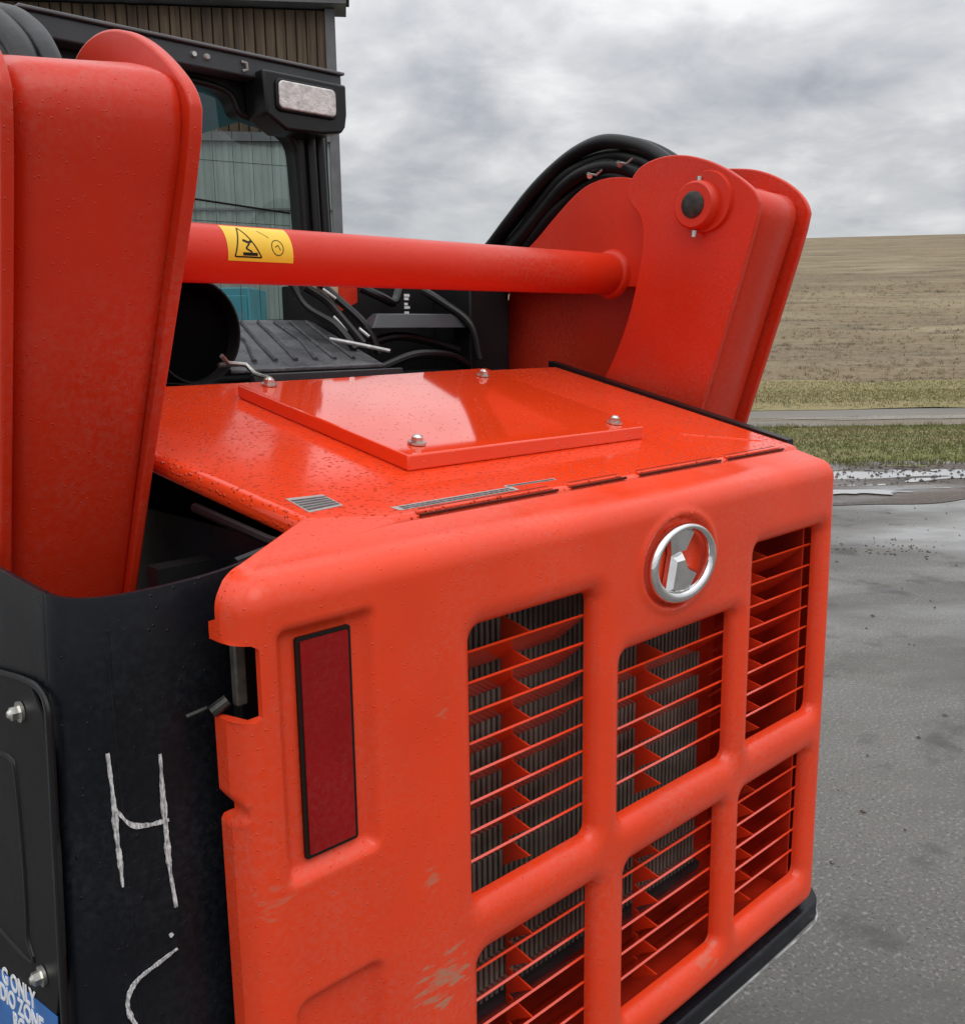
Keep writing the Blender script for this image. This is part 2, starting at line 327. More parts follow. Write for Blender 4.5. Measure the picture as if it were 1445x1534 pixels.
_b = mat_water.node_tree.nodes['Principled BSDF']; _b.inputs['Base Color'].default_value = (0.40, 0.40, 0.40, 1); _b.inputs['Roughness'].default_value = 0.03; _b.inputs['IOR'].default_value = 2.1   # bright sky reflection painted in: pale grey base, raised IOR
_n = mat_water.node_tree.nodes.new('ShaderNodeTexNoise'); _n.inputs['Scale'].default_value = 9; _p = mat_water.node_tree.nodes.new('ShaderNodeBump'); _p.inputs['Distance'].default_value = 0.0003
mat_water.node_tree.links.new(_n.outputs['Fac'], _p.inputs['Height']); mat_water.node_tree.links.new(_p.outputs[0], _b.inputs['Normal'])

mat_film = bpy.data.materials.new('thin_water_film'); mat_film.use_nodes = True
_b = mat_film.node_tree.nodes['Principled BSDF']; _b.inputs['Base Color'].default_value = (0.22, 0.215, 0.205, 1); _b.inputs['Roughness'].default_value = 0.10; _b.inputs['IOR'].default_value = 1.45
lin = lambda a, b, n: [a + (b-a)*i/(n-1) for i in range(n)]
tag(mesh_obj('ground', [(-900,-900,-0.06),(900,-900,-0.06),(900,900,-0.06),(-900,900,-0.06)], [(0,1,2,3)], mat_field, smooth=False), kind='structure')
wob = lambda t, a, f, p: a*math.sin(t*f+p) + 0.5*a*math.sin(t*f*2.7+p*1.7) + 0.25*a*math.sin(t*f*6.1+p)
def band(name, mt, sa, sb, z, wa=0.0, wb=0.0, t0=-60, t1=90, nt=500, ns=6, zf=None, kind='structure'):
    vs = []; fs = []; ts = lin(t0, t1, nt)
    for i in range(ns):
        for t in ts:
            a = sa + wob(t, wa, 0.8, sa); b = sb + wob(t, wb, 0.9, sb*1.3)
            s = a + (b-a)*i/(ns-1); p = st(s, t); vs.append((p[0], p[1], z + (zf(s, t) if zf else 0)))
    for i in range(ns-1):
        for j in range(nt-1): fs.append((i*nt+j, i*nt+j+1, (i+1)*nt+j+1, (i+1)*nt+j))
    o = mesh_obj(name, vs, fs, mt, angle=80); tag(o, kind=kind); return o
band('asphalt_yard', mat_asph, -40, 10.6, 0.0, 0, 0.12)
band('mud_strip', mat_mud, 9.0, 11.6, 0.004, 0.22, 0.12, ns=40, nt=1400, zf=lambda s, t: 0.011*(1+math.sin(s*7+t*1.3+math.sin(t*2.1)*1.5)*math.sin(s*4.1-t*0.9))*smooth01((s-9.3)/.5))
band('grass_verge', mat_grass, 11.25, 15.9, 0.012, 0.10, 0.08, ns=14, zf=lambda s, t: 0.07*smooth01((s-11.4)/1.2)*smooth01((15.9-s)/0.8))
band('gravel_track', mat_track, 15.6, 19.9, 0.004, 0, 0)
band('far_grass_bank', mat_grass2, 19.4, 25.3, 0.012, 0.10, 0.25, ns=14, zf=lambda s, t: 0.10*smooth01((s-19.4)/0.6)+hillz(s, t))
sheet('field', mat_field, [24.6, 25.2, 26, 28, 30, 33, 37] + lin(42, 175, 60) + [200, 230, 270], lin(-260, 320, 90), lambda s, t: hillz(s, t) + 0.03 + (0.02*math.sin(s*0.9+0.4*math.sin(t*.2)) if 28 < s < 120 else 0))

def puddle(name, s, t, ls, lt, z, seed, n=150, mt=None, jag=1.0):
    r_ = random.Random(seed); ph = [r_.uniform(0, 6.28) for _ in range(9)]
    vs = []
    for i in range(n):
        a = 2*math.pi*i/n; k = 1 + sum(0.34/(j+1.2)*math.sin((j+2)*a+ph[j]) for j in range(9)) + jag*(0.16*math.sin(17*a+ph[0]) + 0.12*math.sin(31*a+ph[3]) + r_.uniform(-0.08, 0.08))
        p = st(s + ls*k*math.sin(a), t + lt*k*math.cos(a)); vs.append((p[0], p[1], z))
    o = mesh_obj(name, vs, [tuple(range(n))], mt or mat_water, smooth=False); tag(o, kind='structure')
puddle('puddle', 10.55, 5.2, 0.50, 2.6, 0.0165, 1)
puddle('puddle', 9.60, 3.7, 0.22, 1.0, 0.0165, 2)
puddle('puddle', 10.5, 8.8, 0.3, 1.2, 0.0165, 8)
puddle('puddle', 17.6, 10.4, 0.55, 3.6, 0.010, 3)

# blades of grass on the verge and bank (one uncountable mass)
def blades(name, n, s0, s1, t0, t1, h, cols, zf, seed):
    r_ = np.random.RandomState(seed); v = []; f = []
    for i in range(n):
        s = r_.uniform(s0, s1); t = r_.uniform(t0, t1); p = st(s, t); hh = h*r_.uniform(0.4, 1.3); a = r_.uniform(0, 6.28); w_ = 0.012
        z = zf(s, t); lx, ly = r_.normal(0, hh*0.5, 2); k = len(v)
        v += [(p[0]-w_*math.cos(a), p[1]-w_*math.sin(a), z-0.01), (p[0]+w_*math.cos(a), p[1]+w_*math.sin(a), z-0.01), (p[0]+lx, p[1]+ly, z+hh)]
        f.append((k, k+1, k+2))
    me = bpy.data.meshes.new(name); me.from_pydata(v, [], f); me.materials.append(cols); o = bpy.data.objects.new(name, me); sc.collection.objects.link(o); tag(o, kind='stuff', label='short winter grass along the wet yard' if s0 < 15 else 'tufts of dry grass below the field', cat='grass')
blades('grass', 60000, 11.35, 15.8, -5, 14, 0.032, mat_grass, lambda s, t: 0.012+0.07*smooth01((s-11.4)/1.2)*smooth01((15.9-s)/0.8), 5)
blades('dry_grass', 44000, 19.5, 25.2, -6, 22, 0.030, mat_grass2, lambda s, t: 0.02+0.10*smooth01((s-19.4)/0.6)+hillz(s, t), 6)
# clods and stones in the mud strip
def pebbles():
    mb = MB()
    for i in range(1500):
        s = 9.7+random.random()**0.8*1.9; t = random.uniform(-2, 9.5); p = st(s, t); r0 = random.uniform(0.008, 0.03)
        vs = [(p[0]+r0*random.uniform(.6, 1.2)*dx, p[1]+r0*random.uniform(.6, 1.2)*dy, 0.02+r0*random.uniform(.5, 1)*dz) for dx, dy, dz in ((1,0,0),(-1,0,0),(0,1,0),(0,-1,0),(0,0,1),(0,0,-1))]
        mb.add(vs, [(0,2,4),(2,1,4),(1,3,4),(3,0,4),(2,0,5),(1,2,5),(3,1,5),(0,3,5)])
    tag(mb.make('mud_clods', mat_mud, smooth=False), label='small clods and stones in the mud at the yard edge', cat='gravel', kind='stuff')
pebbles()
def grit():
    mb = MB(); r_ = random.Random(3)
    for i in range(420):
        if i < 90: s = r_.gauss(7.0, 0.18); t = r_.gauss(3.0, 0.30)
        else: s = r_.uniform(2.5, 9.3); t = r_.uniform(0.6, 6.5)
        p = st(s, t); r0 = r_.uniform(0.004, 0.013)
        vs = [(p[0]+r0*r_.uniform(.6, 1.3)*dx, p[1]+r0*r_.uniform(.6, 1.3)*dy, 0.003+r0*r_.uniform(.4, .8)*dz) for dx, dy, dz in ((1,0,0),(-1,0,0),(0,1,0),(0,-1,0),(0,0,1),(0,0,-1))]
        mb.add(vs, [(0,2,4),(2,1,4),(1,3,4),(3,0,4),(2,0,5),(1,2,5),(3,1,5),(0,3,5)])
    tag(mb.make('loose_grit', mat_mud, smooth=False), label='loose grit and small stones scattered on the wet asphalt', cat='grit', kind='stuff')
grit()

# clumps of taller grass at the ragged verge edges and stubble lines on the near slope
def tufts(name, n, fs, t0, t1, h, mt, zf, seed, label, cat):
    r_ = random.Random(seed); v = []; f = []
    for i in range(n):
        s = fs(r_); t = r_.uniform(t0, t1)
        for k in range(9):
            p = st(s + r_.gauss(0, 0.035), t + r_.gauss(0, 0.05)); hh = h*r_.uniform(0.3, 1.2); a = r_.uniform(0, 6.28); z = zf(s, t); q = len(v)
            v += [(p[0]-0.008*math.cos(a), p[1]-0.008*math.sin(a), z-0.01), (p[0]+0.008*math.cos(a), p[1]+0.008*math.sin(a), z-0.01), (p[0]+r_.gauss(0, hh*.5), p[1]+r_.gauss(0, hh*.5), z+hh)]; f.append((q, q+1, q+2))
    me = bpy.data.meshes.new(name); me.from_pydata(v, [], f); me.materials.append(mt); o = bpy.data.objects.new(name, me); sc.collection.objects.link(o); tag(o, label, cat, None, 'stuff')
tufts('grass_tufts', 900, lambda r_: r_.choice([11.3+abs(r_.gauss(0, 0.2)), 15.75-abs(r_.gauss(0, 0.2)), r_.uniform(11.4, 15.7)]), -4, 13, 0.085, mat_grass, lambda s, t: 0.012+0.07*smooth01((s-11.4)/1.2)*smooth01((15.9-s)/0.8), 21, 'taller tufts of green grass on the verge by the yard', 'grass')
tufts('stubble', 5200, lambda r_: 24.8 + 26*r_.random()**1.6, -8, 30, 0.10, mat_field, lambda s, t: hillz(s, t)+0.03, 22, 'dry stubble on the lower slope of the brown field', 'stubble')

# ------------------------------------------------------------------ barn behind the cab
t_corner = float(np.dot(np.array([4.992, 6.606]) - C0, Rr)); SB = 9.0
def barn():
    q0 = st(SB, t_corner); E = (q0 - C0)/np.linalg.norm(q0 - C0); U = np.array([E[1], -E[0]])
    loc = st(SB, t_corner); R0 = root('barn', (loc[0], loc[1], 0), 'brown board clad barn with grey corner trim behind the cab', 'barn')
    def P(ds, dt, z): q = q0 + E*ds + U*dt; return (q[0], q[1], z)
    def bx(mb, s0, s1, t0, t1, z0, z1):
        return mb.add([P(s0,t0,z0),P(s0,t1,z0),P(s1,t1,z0),P(s1,t0,z0),P(s0,t0,z1),P(s0,t1,z1),P(s1,t1,z1),P(s1,t0,z1)],
                      [(0,3,2,1),(4,5,6,7),(0,1,5,4),(1,2,6,5),(2,3,7,6),(3,0,4,7)])
    bx(MB(), 0.06, 6.0, -12.0, -0.02, 0.0, 4.40).make('wall', 'dirt', R0, smooth=False)
    bx(MB(), 0.0, 6.0, -0.085, 0.0, 0.0, 4.40).make('corner_trim', 'trim', R0, smooth=False)
    bx(MB(), 0.27, 6.0, -12.0, -0.02, 4.40, 4.48).make('roof', 'blackm', R0, smooth=False)
    x = -0.08; i = 0; w0 = 0.088
    while x > -4.4:                          # every board in view is its own piece
        d = random.uniform(0.0, 0.02); bx(MB(), 0.012+d, 0.058, x-w0+0.010, x, 3.38, 4.39).make('board', 'dirt', R0, smooth=False, bevel=0.004, seg=1)
        x -= w0
    mb = MB()                                # lower wall sheet, seen through the cab glass
    x = -0.08
    while x > -5.0:
        bx(mb, 0.02, 0.058, x-0.055, x-0.012, 0.0, 3.30); x -= 0.11
    mb.make('ribbed_sheet', 'door2', R0, smooth=False); bx(MB(), 0.030, 0.059, -5.0, -0.08, 0.0, 3.30).make('backing_sheet', 'door2', R0, smooth=False)
    for z in (0.9, 1.75, 2.25, 2.72): bx(MB(), 0.0, 0.02, -5.0, -0.08, z, z+0.018).make('rail', 'trim', R0, smooth=False)
    bx(MB(), -0.02, 0.05, -12.0, -0.08, 3.30, 3.375).make('rail', 'trim', R0, smooth=False)
    bx(MB(), -0.12, 0.25, -12.2, 0.10, 4.41, 4.50).make('roof_edge', 'trim', R0, smooth=False)
    bx(MB(), -0.16, 0.27, -12.3, 0.13, 4.50, 4.54).make('roof', 'blackm', R0, smooth=False)
barn()
def cabinet():
    q = st(7.4, float(np.dot(np.array([4.448, 7.131])-C0, Rr))*7.4/9.0 - 0.10)
    R0 = root('storage_cabinet', (q[0], q[1], 0), 'teal sheet metal cabinet by the barn, seen through the cab window', 'cabinet')
    def P(ds, dt, z): return (q[0]+G[0]*ds+Rr[0]*dt, q[1]+G[1]*ds+Rr[1]*dt, z)
    def bx(s0, s1, t0, t1, z0, z1):
        return MB().add([P(s0,t0,z0),P(s0,t1,z0),P(s1,t1,z0),P(s1,t0,z0),P(s0,t0,z1),P(s0,t1,z1),P(s1,t1,z1),P(s1,t0,z1)],
                      [(0,3,2,1),(4,5,6,7),(0,1,5,4),(1,2,6,5),(2,3,7,6),(3,0,4,7)])
    bx(0, 0.6, -1.1, 0, 0, 1.98).make('cabinet_body', 'teal', R0, bevel=0.01); bx(-0.02, -0.002, -1.08, -0.55, 0.08, 1.92).make('cabinet_door', 'teal', R0, bevel=0.005)
    bx(-0.02, -0.002, -0.53, -0.02, 0.08, 1.92).make('cabinet_door', 'teal', R0, bevel=0.005); bx(-0.045, -0.02, -0.51, -0.49, 1.0, 1.2).make('handle', 'steel', R0)
cabinet()

# ------------------------------------------------------------------ the compact track loader
CX = 0.69                                    # centre line of the machine
T = root('compact_track_loader', (CX, 1.0, 0), 'orange compact track loader seen from behind, wet with rain, arms lowered', 'track loader')

# ---- rear door: one pressed panel with openings, rolled edges and pockets
WINS = [(0.302, 0.494, 0.993, 1.312, 0.402), (0.308, 0.500, 0.694, 0.927, 0.405),
        (0.560, 0.806, 0.992, 1.221, 0.668), (0.575, 0.790, 0.694, 0.927, 0.668),
        (0.872, 1.058, 0.994, 1.308, 0.930), (0.858, 1.048, 0.697, 0.928, 0.925)]
WINS = [(-0.373+(a+0.373)*1.0263-0.008, -0.373+(b+0.373)*1.0263+0.006+(0.006 if a > .5 else 0), 1.62-(1.62-c)*1.0263, 1.62-(1.62-d)*1.0263, -0.373+(e_+0.373)*1.03) for a, b, c, d, e_ in WINS]   # openings lie 19 mm behind the face
def sd_box(x, z, x0, x1, z0, z1, r):
    qx = np.abs(x-(x0+x1)/2) - (x1-x0)/2 + r; qz = np.abs(z-(z0+z1)/2) - (z1-z0)/2 + r
    return np.hypot(np.maximum(qx, 0), np.maximum(qz, 0)) + np.minimum(np.maximum(qx, qz), 0) - r
EMB = (0.690, 1.315)
def door_sdf(x, z):
    o = sd_box(x, z, 0.030, 1.152, 0.602, 1.412, 0.035)
    o = np.maximum(o, -sd_box(x, z, -0.03, 0.050, 1.277, 1.350, 0.003))
    o = np.maximum(o, -(np.abs(x-0.030)*1.0 + np.abs(z-1.188)*0.62 - 0.0095))
    for w_ in WINS: o = np.maximum(o, -sd_box(x, z, w_[0], w_[1], w_[2], w_[3], 0.014))
    return o
def sstep(t): t = np.clip(t, 0, 1); return t*t*(3-2*t)
def door_depth(x, z):
    d = np.zeros_like(x)
    for w_ in WINS:
        t = np.clip(sd_box(x, z, w_[0], w_[1], w_[2], w_[3], 0.014)/0.030, 0, 1)
        d = np.maximum(d, 0.019*(1-np.sqrt(np.clip(1-(1-t)**2, 0, 1))))
    ro = 0.033; t = np.clip(-sd_box(x, z, 0.030, 1.152, 0.602, 1.412, 0.035)/ro, 0, 1)
    d = d + 0.034*(1-np.sqrt(np.clip(1-(1-t)**2, 0, 1)))
    p = sd_box(x, z, 0.064, 0.178, 1.104, 1.362, 0.012); d = d + 0.013*sstep(-p/0.014)
    p = sd_box(x, z, 0.064, 0.178, 0.70, 0.985, 0.02); d = d + 0.013*sstep(-p/0.016)
    q = np.hypot((x-EMB[0])/1.28, z-EMB[1]); d = d + 0.007*sstep((0.067-q)/0.010)
    d = d - 0.004*sstep((0.075-np.abs(q))/0.012)*(q > 0.06)
    d = d + 0.0012*np.sin(x*9+1.3)*np.sin(z*7)
    return d
def build_door():
    h = 0.004; xs = np.arange(-0.004, 1.162, h); zs = np.arange(0.594, 1.421, h)
    X, Z = np.meshgrid(xs, zs, indexing='ij'); S = door_sdf(X, Z)
    for _ in range(3):
        e_ = 1e-4; gx = (door_sdf(X+e_, Z)-door_sdf(X-e_, Z))/(2*e_); gz = (door_sdf(X, Z+e_)-door_sdf(X, Z-e_))/(2*e_)
        n2 = np.maximum(gx*gx+gz*gz, 0.2); mk = np.abs(S) < 0.62*h
        X = np.where(mk, X-S*gx/n2, X); Z = np.where(mk, Z-S*gz/n2, Z); S = door_sdf(X, Z)
    D = door_depth(X, Z); ok = S < 2e-4
    idx = -np.ones(X.shape, int); vs = []; fs = []
    def vid(i, j):
        if idx[i, j] < 0: idx[i, j] = len(vs); vs.append((X[i, j], D[i, j], Z[i, j]))
        return idx[i, j]
    for i in range(X.shape[0]-1):
        for j in range(X.shape[1]-1):
            c = [(i, j), (i+1, j), (i+1, j+1), (i, j+1)]; g_ = [p for p in c if ok[p]]
            if len(g_) == 4 or len(g_) == 3: fs.append(tuple(vid(*p) for p in g_))
    me = bpy.data.meshes.new('rear_door'); me.from_pydata(vs, [], fs)
    bm = bmesh.new(); bm.from_mesh(me)
    be = [e_ for e_ in bm.edges if len(e_.link_faces) == 1]
    r_ = bmesh.ops.extrude_edge_only(bm, edges=be)
    nv = [v for v in r_['geom'] if isinstance(v, bmesh.types.BMVert)]
    for v in nv:
        xx, zz = np.array([v.co.x]), np.array([v.co.z])
        ob = sd_box(xx, zz, 0.030, 1.152, 0.602, 1.412, 0.035)[0]
        if ob > -0.004:
            if zz[0] > 1.37:
                ye = 0.066
                if v.co.x < 0.20: ye = 0.042 + (0.066-0.042)*max(0, v.co.x-0.03)/0.17
                v.co.z += (ye-0.036)*0.30*(1 if zz[0] > 1.40 else 0.3); v.co.y = ye
            else: v.co.y = 0.055 if v.co.x < 0.3 else 0.075
        elif v.co.x < 0.05: v.co.y = max(v.co.y+0.004, v.co.y + 0.007 + (0.055-v.co.y-0.007)*min(1, max(0, (0.046-v.co.x)/0.013)))
        else: v.co.y += 0.007
    r2 = None
    bmesh.ops.recalc_face_normals(bm, faces=bm.faces)
    bm.to_mesh(me); bm.free(); me.materials.append(M['door']); me.shade_smooth(); me.set_sharp_from_angle(angle=math.radians(50))
    o = bpy.data.objects.new('rear_door', me); sc.collection.objects.link(o); parent(o, T); return o
door = build_door()
# louvre slats, one object each, tilted down and inward, with a stiffening rib behind each
meshes = {}
def slat_obj(name, key, vs, fs, loc, mt):
    if key not in meshes:
        o = mesh_obj(name, vs, fs, mt, door, smooth=False); meshes[key] = o.data
    else:
        o = bpy.data.objects.new(name, meshes[key]); sc.collection.objects.link(o); parent(o, door)
    o.location = loc; return o
for wi, (x0, x1, z0, z1, xm) in enumerate(WINS):
    pitch = 0.0345; Ls = 0.064; a = math.radians(41); th = 0.0028
    n = (8, 5, 5, 5, 8, 5)[wi]; pz = (z1-z0)/(n+1)
    wd = x1-x0+0.014; c_, s_ = math.cos(a), math.sin(a)
    vs = []
    for xx in (-0.006, wd-0.006):
        vs += [(xx, 0, 0.0003), (xx, Ls*c_, -Ls*s_), (xx, Ls*c_+th*s_, -Ls*s_+th*c_), (xx, 0.0026, 0.0020)]
    fs = [(0,1,2,3), (7,6,5,4), (0,4,5,1), (1,5,6,2), (2,6,7,3), (3,7,4,0)]
    for i in range(n):
        z = z0 + pz*(i+1) + 0.002
        slat_obj('slat', ('s', wi), vs, fs, (x0, 0.0255, z), 'slat')
    rv = []
    for xx in (-0.0011, 0.0011): rv += [(xx, 0.001, 0.003), (xx, 0.048, 0.013), (xx, 0.048, -0.030), (xx, 0.030, -0.016)]
    rf = [(0,1,2,3), (7,6,5,4), (0,4,5,1), (1,5,6,2), (2,6,7,3), (3,7,4,0)]
    for i in range(n+1):
        slat_obj('slat_rib', 'rib', rv, rf, (xm, 0.0265, z0 + pz*i + 0.002), 'slat')
# inner side walls of the door casting
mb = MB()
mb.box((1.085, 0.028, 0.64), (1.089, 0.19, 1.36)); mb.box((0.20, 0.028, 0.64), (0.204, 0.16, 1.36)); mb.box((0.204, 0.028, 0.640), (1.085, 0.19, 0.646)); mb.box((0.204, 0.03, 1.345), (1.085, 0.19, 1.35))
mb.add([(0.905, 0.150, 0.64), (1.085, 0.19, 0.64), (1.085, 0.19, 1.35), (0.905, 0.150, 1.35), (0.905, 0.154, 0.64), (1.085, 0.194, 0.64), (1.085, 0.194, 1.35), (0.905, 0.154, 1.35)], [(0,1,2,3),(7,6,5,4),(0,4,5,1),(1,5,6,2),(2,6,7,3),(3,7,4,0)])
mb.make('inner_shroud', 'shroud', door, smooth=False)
# radiator behind the grille
rad = MB().box((0.215, 0.112, 0.735), (0.905, 0.150, 1.345)).make('radiator', 'finback', T, smooth=False)
mb = MB(); x = 0.218
while x < 0.90:
    mb.box((x, 0.100, 0.745), (x+0.0052, 0.1115, 1.338)); x += 0.0098
tag(mb.make('radiator_fins', 'fin', rad, smooth=False), kind='stuff')
MB().box((0.21, 0.094, 0.732), (0.91, 0.112, 0.744)).make('radiator_frame', 'grey', rad, smooth=False)
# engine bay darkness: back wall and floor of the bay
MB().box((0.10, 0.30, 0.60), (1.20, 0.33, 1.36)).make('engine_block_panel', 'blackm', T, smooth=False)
# reflector with black border
prism(rrect(0.0915, 0.1535, 1.1225, 1.3455, 0.003), 'y', 0.009, 0.0125).make('reflector_border', 'ink', door)
prism(rrect(0.0955, 0.1495, 1.1265, 1.3415, 0.002), 'y', 0.0075, 0.0095).make('reflector', 'reflector', door)
# emblem: chrome ring with a flared K-like mark of two wedges
def emblem():
    mb = MB(); n = 64; k = 10; ex, ez = EMB
    for i in range(n):
        a = 2*math.pi*i/n
        for j in range(k):
            b = 2*math.pi*j/k; thk = 1.0 - 0.28*math.sin(a); rx = 0.0668 + 0.0074*thk*math.cos(b); rz = 0.0482 + 0.0062*thk*math.cos(b)
            mb.v.append((ex + rx*math.cos(a), -0.006 - 0.0075*math.sin(b), ez + rz*math.sin(a)))
    for i in range(n):
        for j in range(k): mb.f.append((i*k+j, i*k+(j+1) % k, ((i+1) % n)*k+(j+1) % k, ((i+1) % n)*k+j))
    E = mb.make('emblem', 'chrome', door, angle=80)
    def wedge(poly, inner):
        m2 = MB(); y0, y1 = 0.004, -0.008; n = len(poly); cx_, cz_ = inner
        A = [(p[0], y0, p[1]) for p in poly]; B = [(p[0], -0.003, p[1]) for p in poly]; Cc = [(cx_+(p[0]-cx_)*.72, y1-0.002, cz_+(p[1]-cz_)*.72) for p in poly]
        m2.add(A+B+Cc, [tuple(range(n))] + [tuple(range(2*n, 3*n))[::-1]] + [(i, (i+1) % n, n+(i+1) % n, n+i) for i in range(n)] + [(n+i, n+(i+1) % n, 2*n+(i+1) % n, 2*n+i) for i in range(n)])
        m2.make('emblem_mark', 'chrome', E, smooth=False)
    wedge([(0.664, 1.361), (0.690, 1.3645), (0.718, 1.356), (0.692, 1.326), (0.668, 1.326)], (0.687, 1.346))
    wedge([(0.667, 1.3265), (0.692, 1.3265), (0.702, 1.308), (0.730, 1.294), (0.714, 1.277), (0.690, 1.270), (0.664, 1.272), (0.655, 1.278)], (0.684, 1.297))
    prism(rrect(ex-0.083, ex+0.083, ez-0.060, ez+0.060, 0.058), 'y', 0.005, 0.0075)
emblem()
# hinge seen in the notch, latch below
MB().box((0.048, 0.044, 1.281), (0.060, 0.054, 1.340)).make('hinge_plate', 'hinge', door, bevel=0.002)
mb = MB(); mb.tube([(0.026, 0.052, 1.281), (0.040, 0.047, 1.290)], 0.006, 10); mb.tube([(0.008, 0.066, 1.278), (0.026, 0.060, 1.283)], 0.0018, 8); mb.make('hinge_bolt', 'pin', door)
MB().box((0.062, 0.062, 1.20), (0.11, 0.080, 1.385)).make('hinge_bracket', 'blackm', door, bevel=0.003)

# ---- hood: sloping up forward
K = 0.19
def hz(x, y, dz=0.0): return 1.398 + K*y + dz
def hoodpl(poly, d0, d1): return MB().loft([(x, y, hz(x, y, d0)) for x, y in poly], [(x, y, hz(x, y, d1)) for x, y in poly])
hood_poly = [(0.172, 0.108), (0.262, 0.0735), (1.148, 0.0735), (1.245, 0.715), (0.140, 0.715), (0.140, 0.38)]
hood = hoodpl(hood_poly, -0.016, 0.012).make('hood', 'hood', T, bevel=0.011, seg=4)
# filler that joins door shoulder and hood at the left
MB().loft([(0.046, 0.040, 1.392), (0.262, 0.0665, 1.405), (0.262, 0.078, 1.407), (0.175, 0.116, 1.414)],
          [(0.046, 0.040, 1.4128), (0.262, 0.0665, 1.4222), (0.262, 0.078, 1.4250), (0.175, 0.116, 1.4322)]).make('hood_shoulder', 'door', hood, bevel=0.002)
# narrow raised ribs along the seam
for a, b in ((0.30, 0.525), (0.555, 0.665), (0.70, 0.90), (0.925, 1.09)):
    hoodpl(rrect(a, b, 0.0780, 0.0840, 0.002, 2), 0.010, 0.0145).make('seam_rib', 'hood', hood, bevel=0.001)
    hoodpl(rrect(a+0.01, b, 0.0875, 0.0900, 0.001, 2), 0.010, 0.0126).make('seam_groove', 'groove', hood)  # thin dark red strips drawn as the groove lines
    hoodpl(rrect(a, b+0.005, 0.0735, 0.0758, 0.001, 2), 0.010, 0.0126).make('seam_groove', 'groove', hood)
hatch = hoodpl([(0.393, 0.205), (0.882, 0.205), (0.955, 0.640), (0.393, 0.612)], 0.0125, 0.033).make('access_hatch', 'hatch', hood, bevel=0.0025, seg=3)
hoodpl([(0.401, 0.213), (0.875, 0.213), (0.947, 0.630), (0.401, 0.604)], 0.0085, 0.0118).make('hatch_gasket', 'rubber', hatch)
def bolt(x, y, z, nx, name='bolt', par=None, r=0.0085, mt='steel'):
    nv = Vector(nx).normalized(); p = Vector((x, y, z)); mb = MB()
    mb.tube([p, p + nv*0.003], r*1.45, 16); mb.tube([p + nv*0.003, p + nv*0.0095], r, 6); mb.tube([p+nv*0.0095, p+nv*0.0125], [r*0.8, r*0.4], 10)
    return mb.make(name, mt, par, angle=30)
NH = (0, -K, 1)
for x, y in ((0.437, 0.592), (0.885, 0.575), (0.440, 0.243), (0.842, 0.232)): bolt(x, y, hz(x, y, 0.034), NH, par=hatch)
# embossed step to the right of the hatch
hoodpl([(0.985, 0.20), (1.10, 0.12), (1.105, 0.13), (0.992, 0.215)], 0.010, 0.0135).make('crease', 'hood', hood, bevel=0.001)
# decals printed on the hood
def hood_decal(a, b, c, d, rows, seed):
    D_ = hoodpl([a, b, c, d], 0.0122, 0.0126).make('decal', 'paper', hood, smooth=False)
    r_ = random.Random(seed); mb = MB(); A, B_, Cc, Dd = [Vector((p[0], p[1], 0)) for p in (a, b, c, d)]
    for i in range(rows):
        v0 = 0.10 + 0.8*i/rows; v1 = v0 + 0.62*0.8/rows; u = 0.04
        while u < 0.95:
            u1 = min(0.965, u + r_.uniform(0.012, 0.05)); q = []
            for uu, vv in ((u, v0), (u1, v0), (u1, v1), (u, v1)):
                p = (A*(1-uu)+B_*uu)*(1-vv) + (Dd*(1-uu)+Cc*uu)*vv; q.append((p.x, p.y, hz(p.x, p.y, 0.0130)))
            mb.add(q, [(0,1,2,3)]); u = u1 + r_.uniform(0.004, 0.010)
    mb.make('decal_print', 'print', D_, smooth=False)
hood_decal((0.192, 0.128), (0.240, 0.133), (0.240, 0.172), (0.194, 0.176), 5, 1)
hood_decal((0.288, 0.0935), (0.478, 0.0935), (0.478, 0.106), (0.284, 0.106), 2, 2)
hood_decal((0.470, 0.1075), (0.560, 0.1045), (0.560, 0.110), (0.470, 0.113), 1, 3)
# black edge seal along the right side and raised lip at its front
MB().loft([(1.151, 0.10, 1.40), (1.175, 0.10, 1.40), (1.275, 0.74, 1.52), (1.249, 0.74, 1.52)], [(1.151, 0.10, 1.432), (1.172, 0.10, 1.432), (1.272, 0.74, 1.556), (1.249, 0.74, 1.556)]).make('edge_seal', 'rubber', T)
# sides under the hood (engine bay walls)
MB().box((0.172, 0.115, 0.62), (0.176, 0.72, 1.40)).make('bay_wall', 'black', T, smooth=False)
MB().box((1.155, 0.085, 0.60), (1.16, 0.72, 1.40)).make('bay_wall', 'black', T, smooth=False)
mb = MB(); mb.tube([(0.150, 0.30, 1.425), (0.160, 0.16, 1.405), (0.165, 0.115, 1.402)], 0.006, 8); mb.tube([(0.10, 0.125, 1.395), (0.150, 0.13, 1.402), (0.165, 0.15, 1.400)], 0.007, 8); mb.make('bay_hose', 'rubber', T)

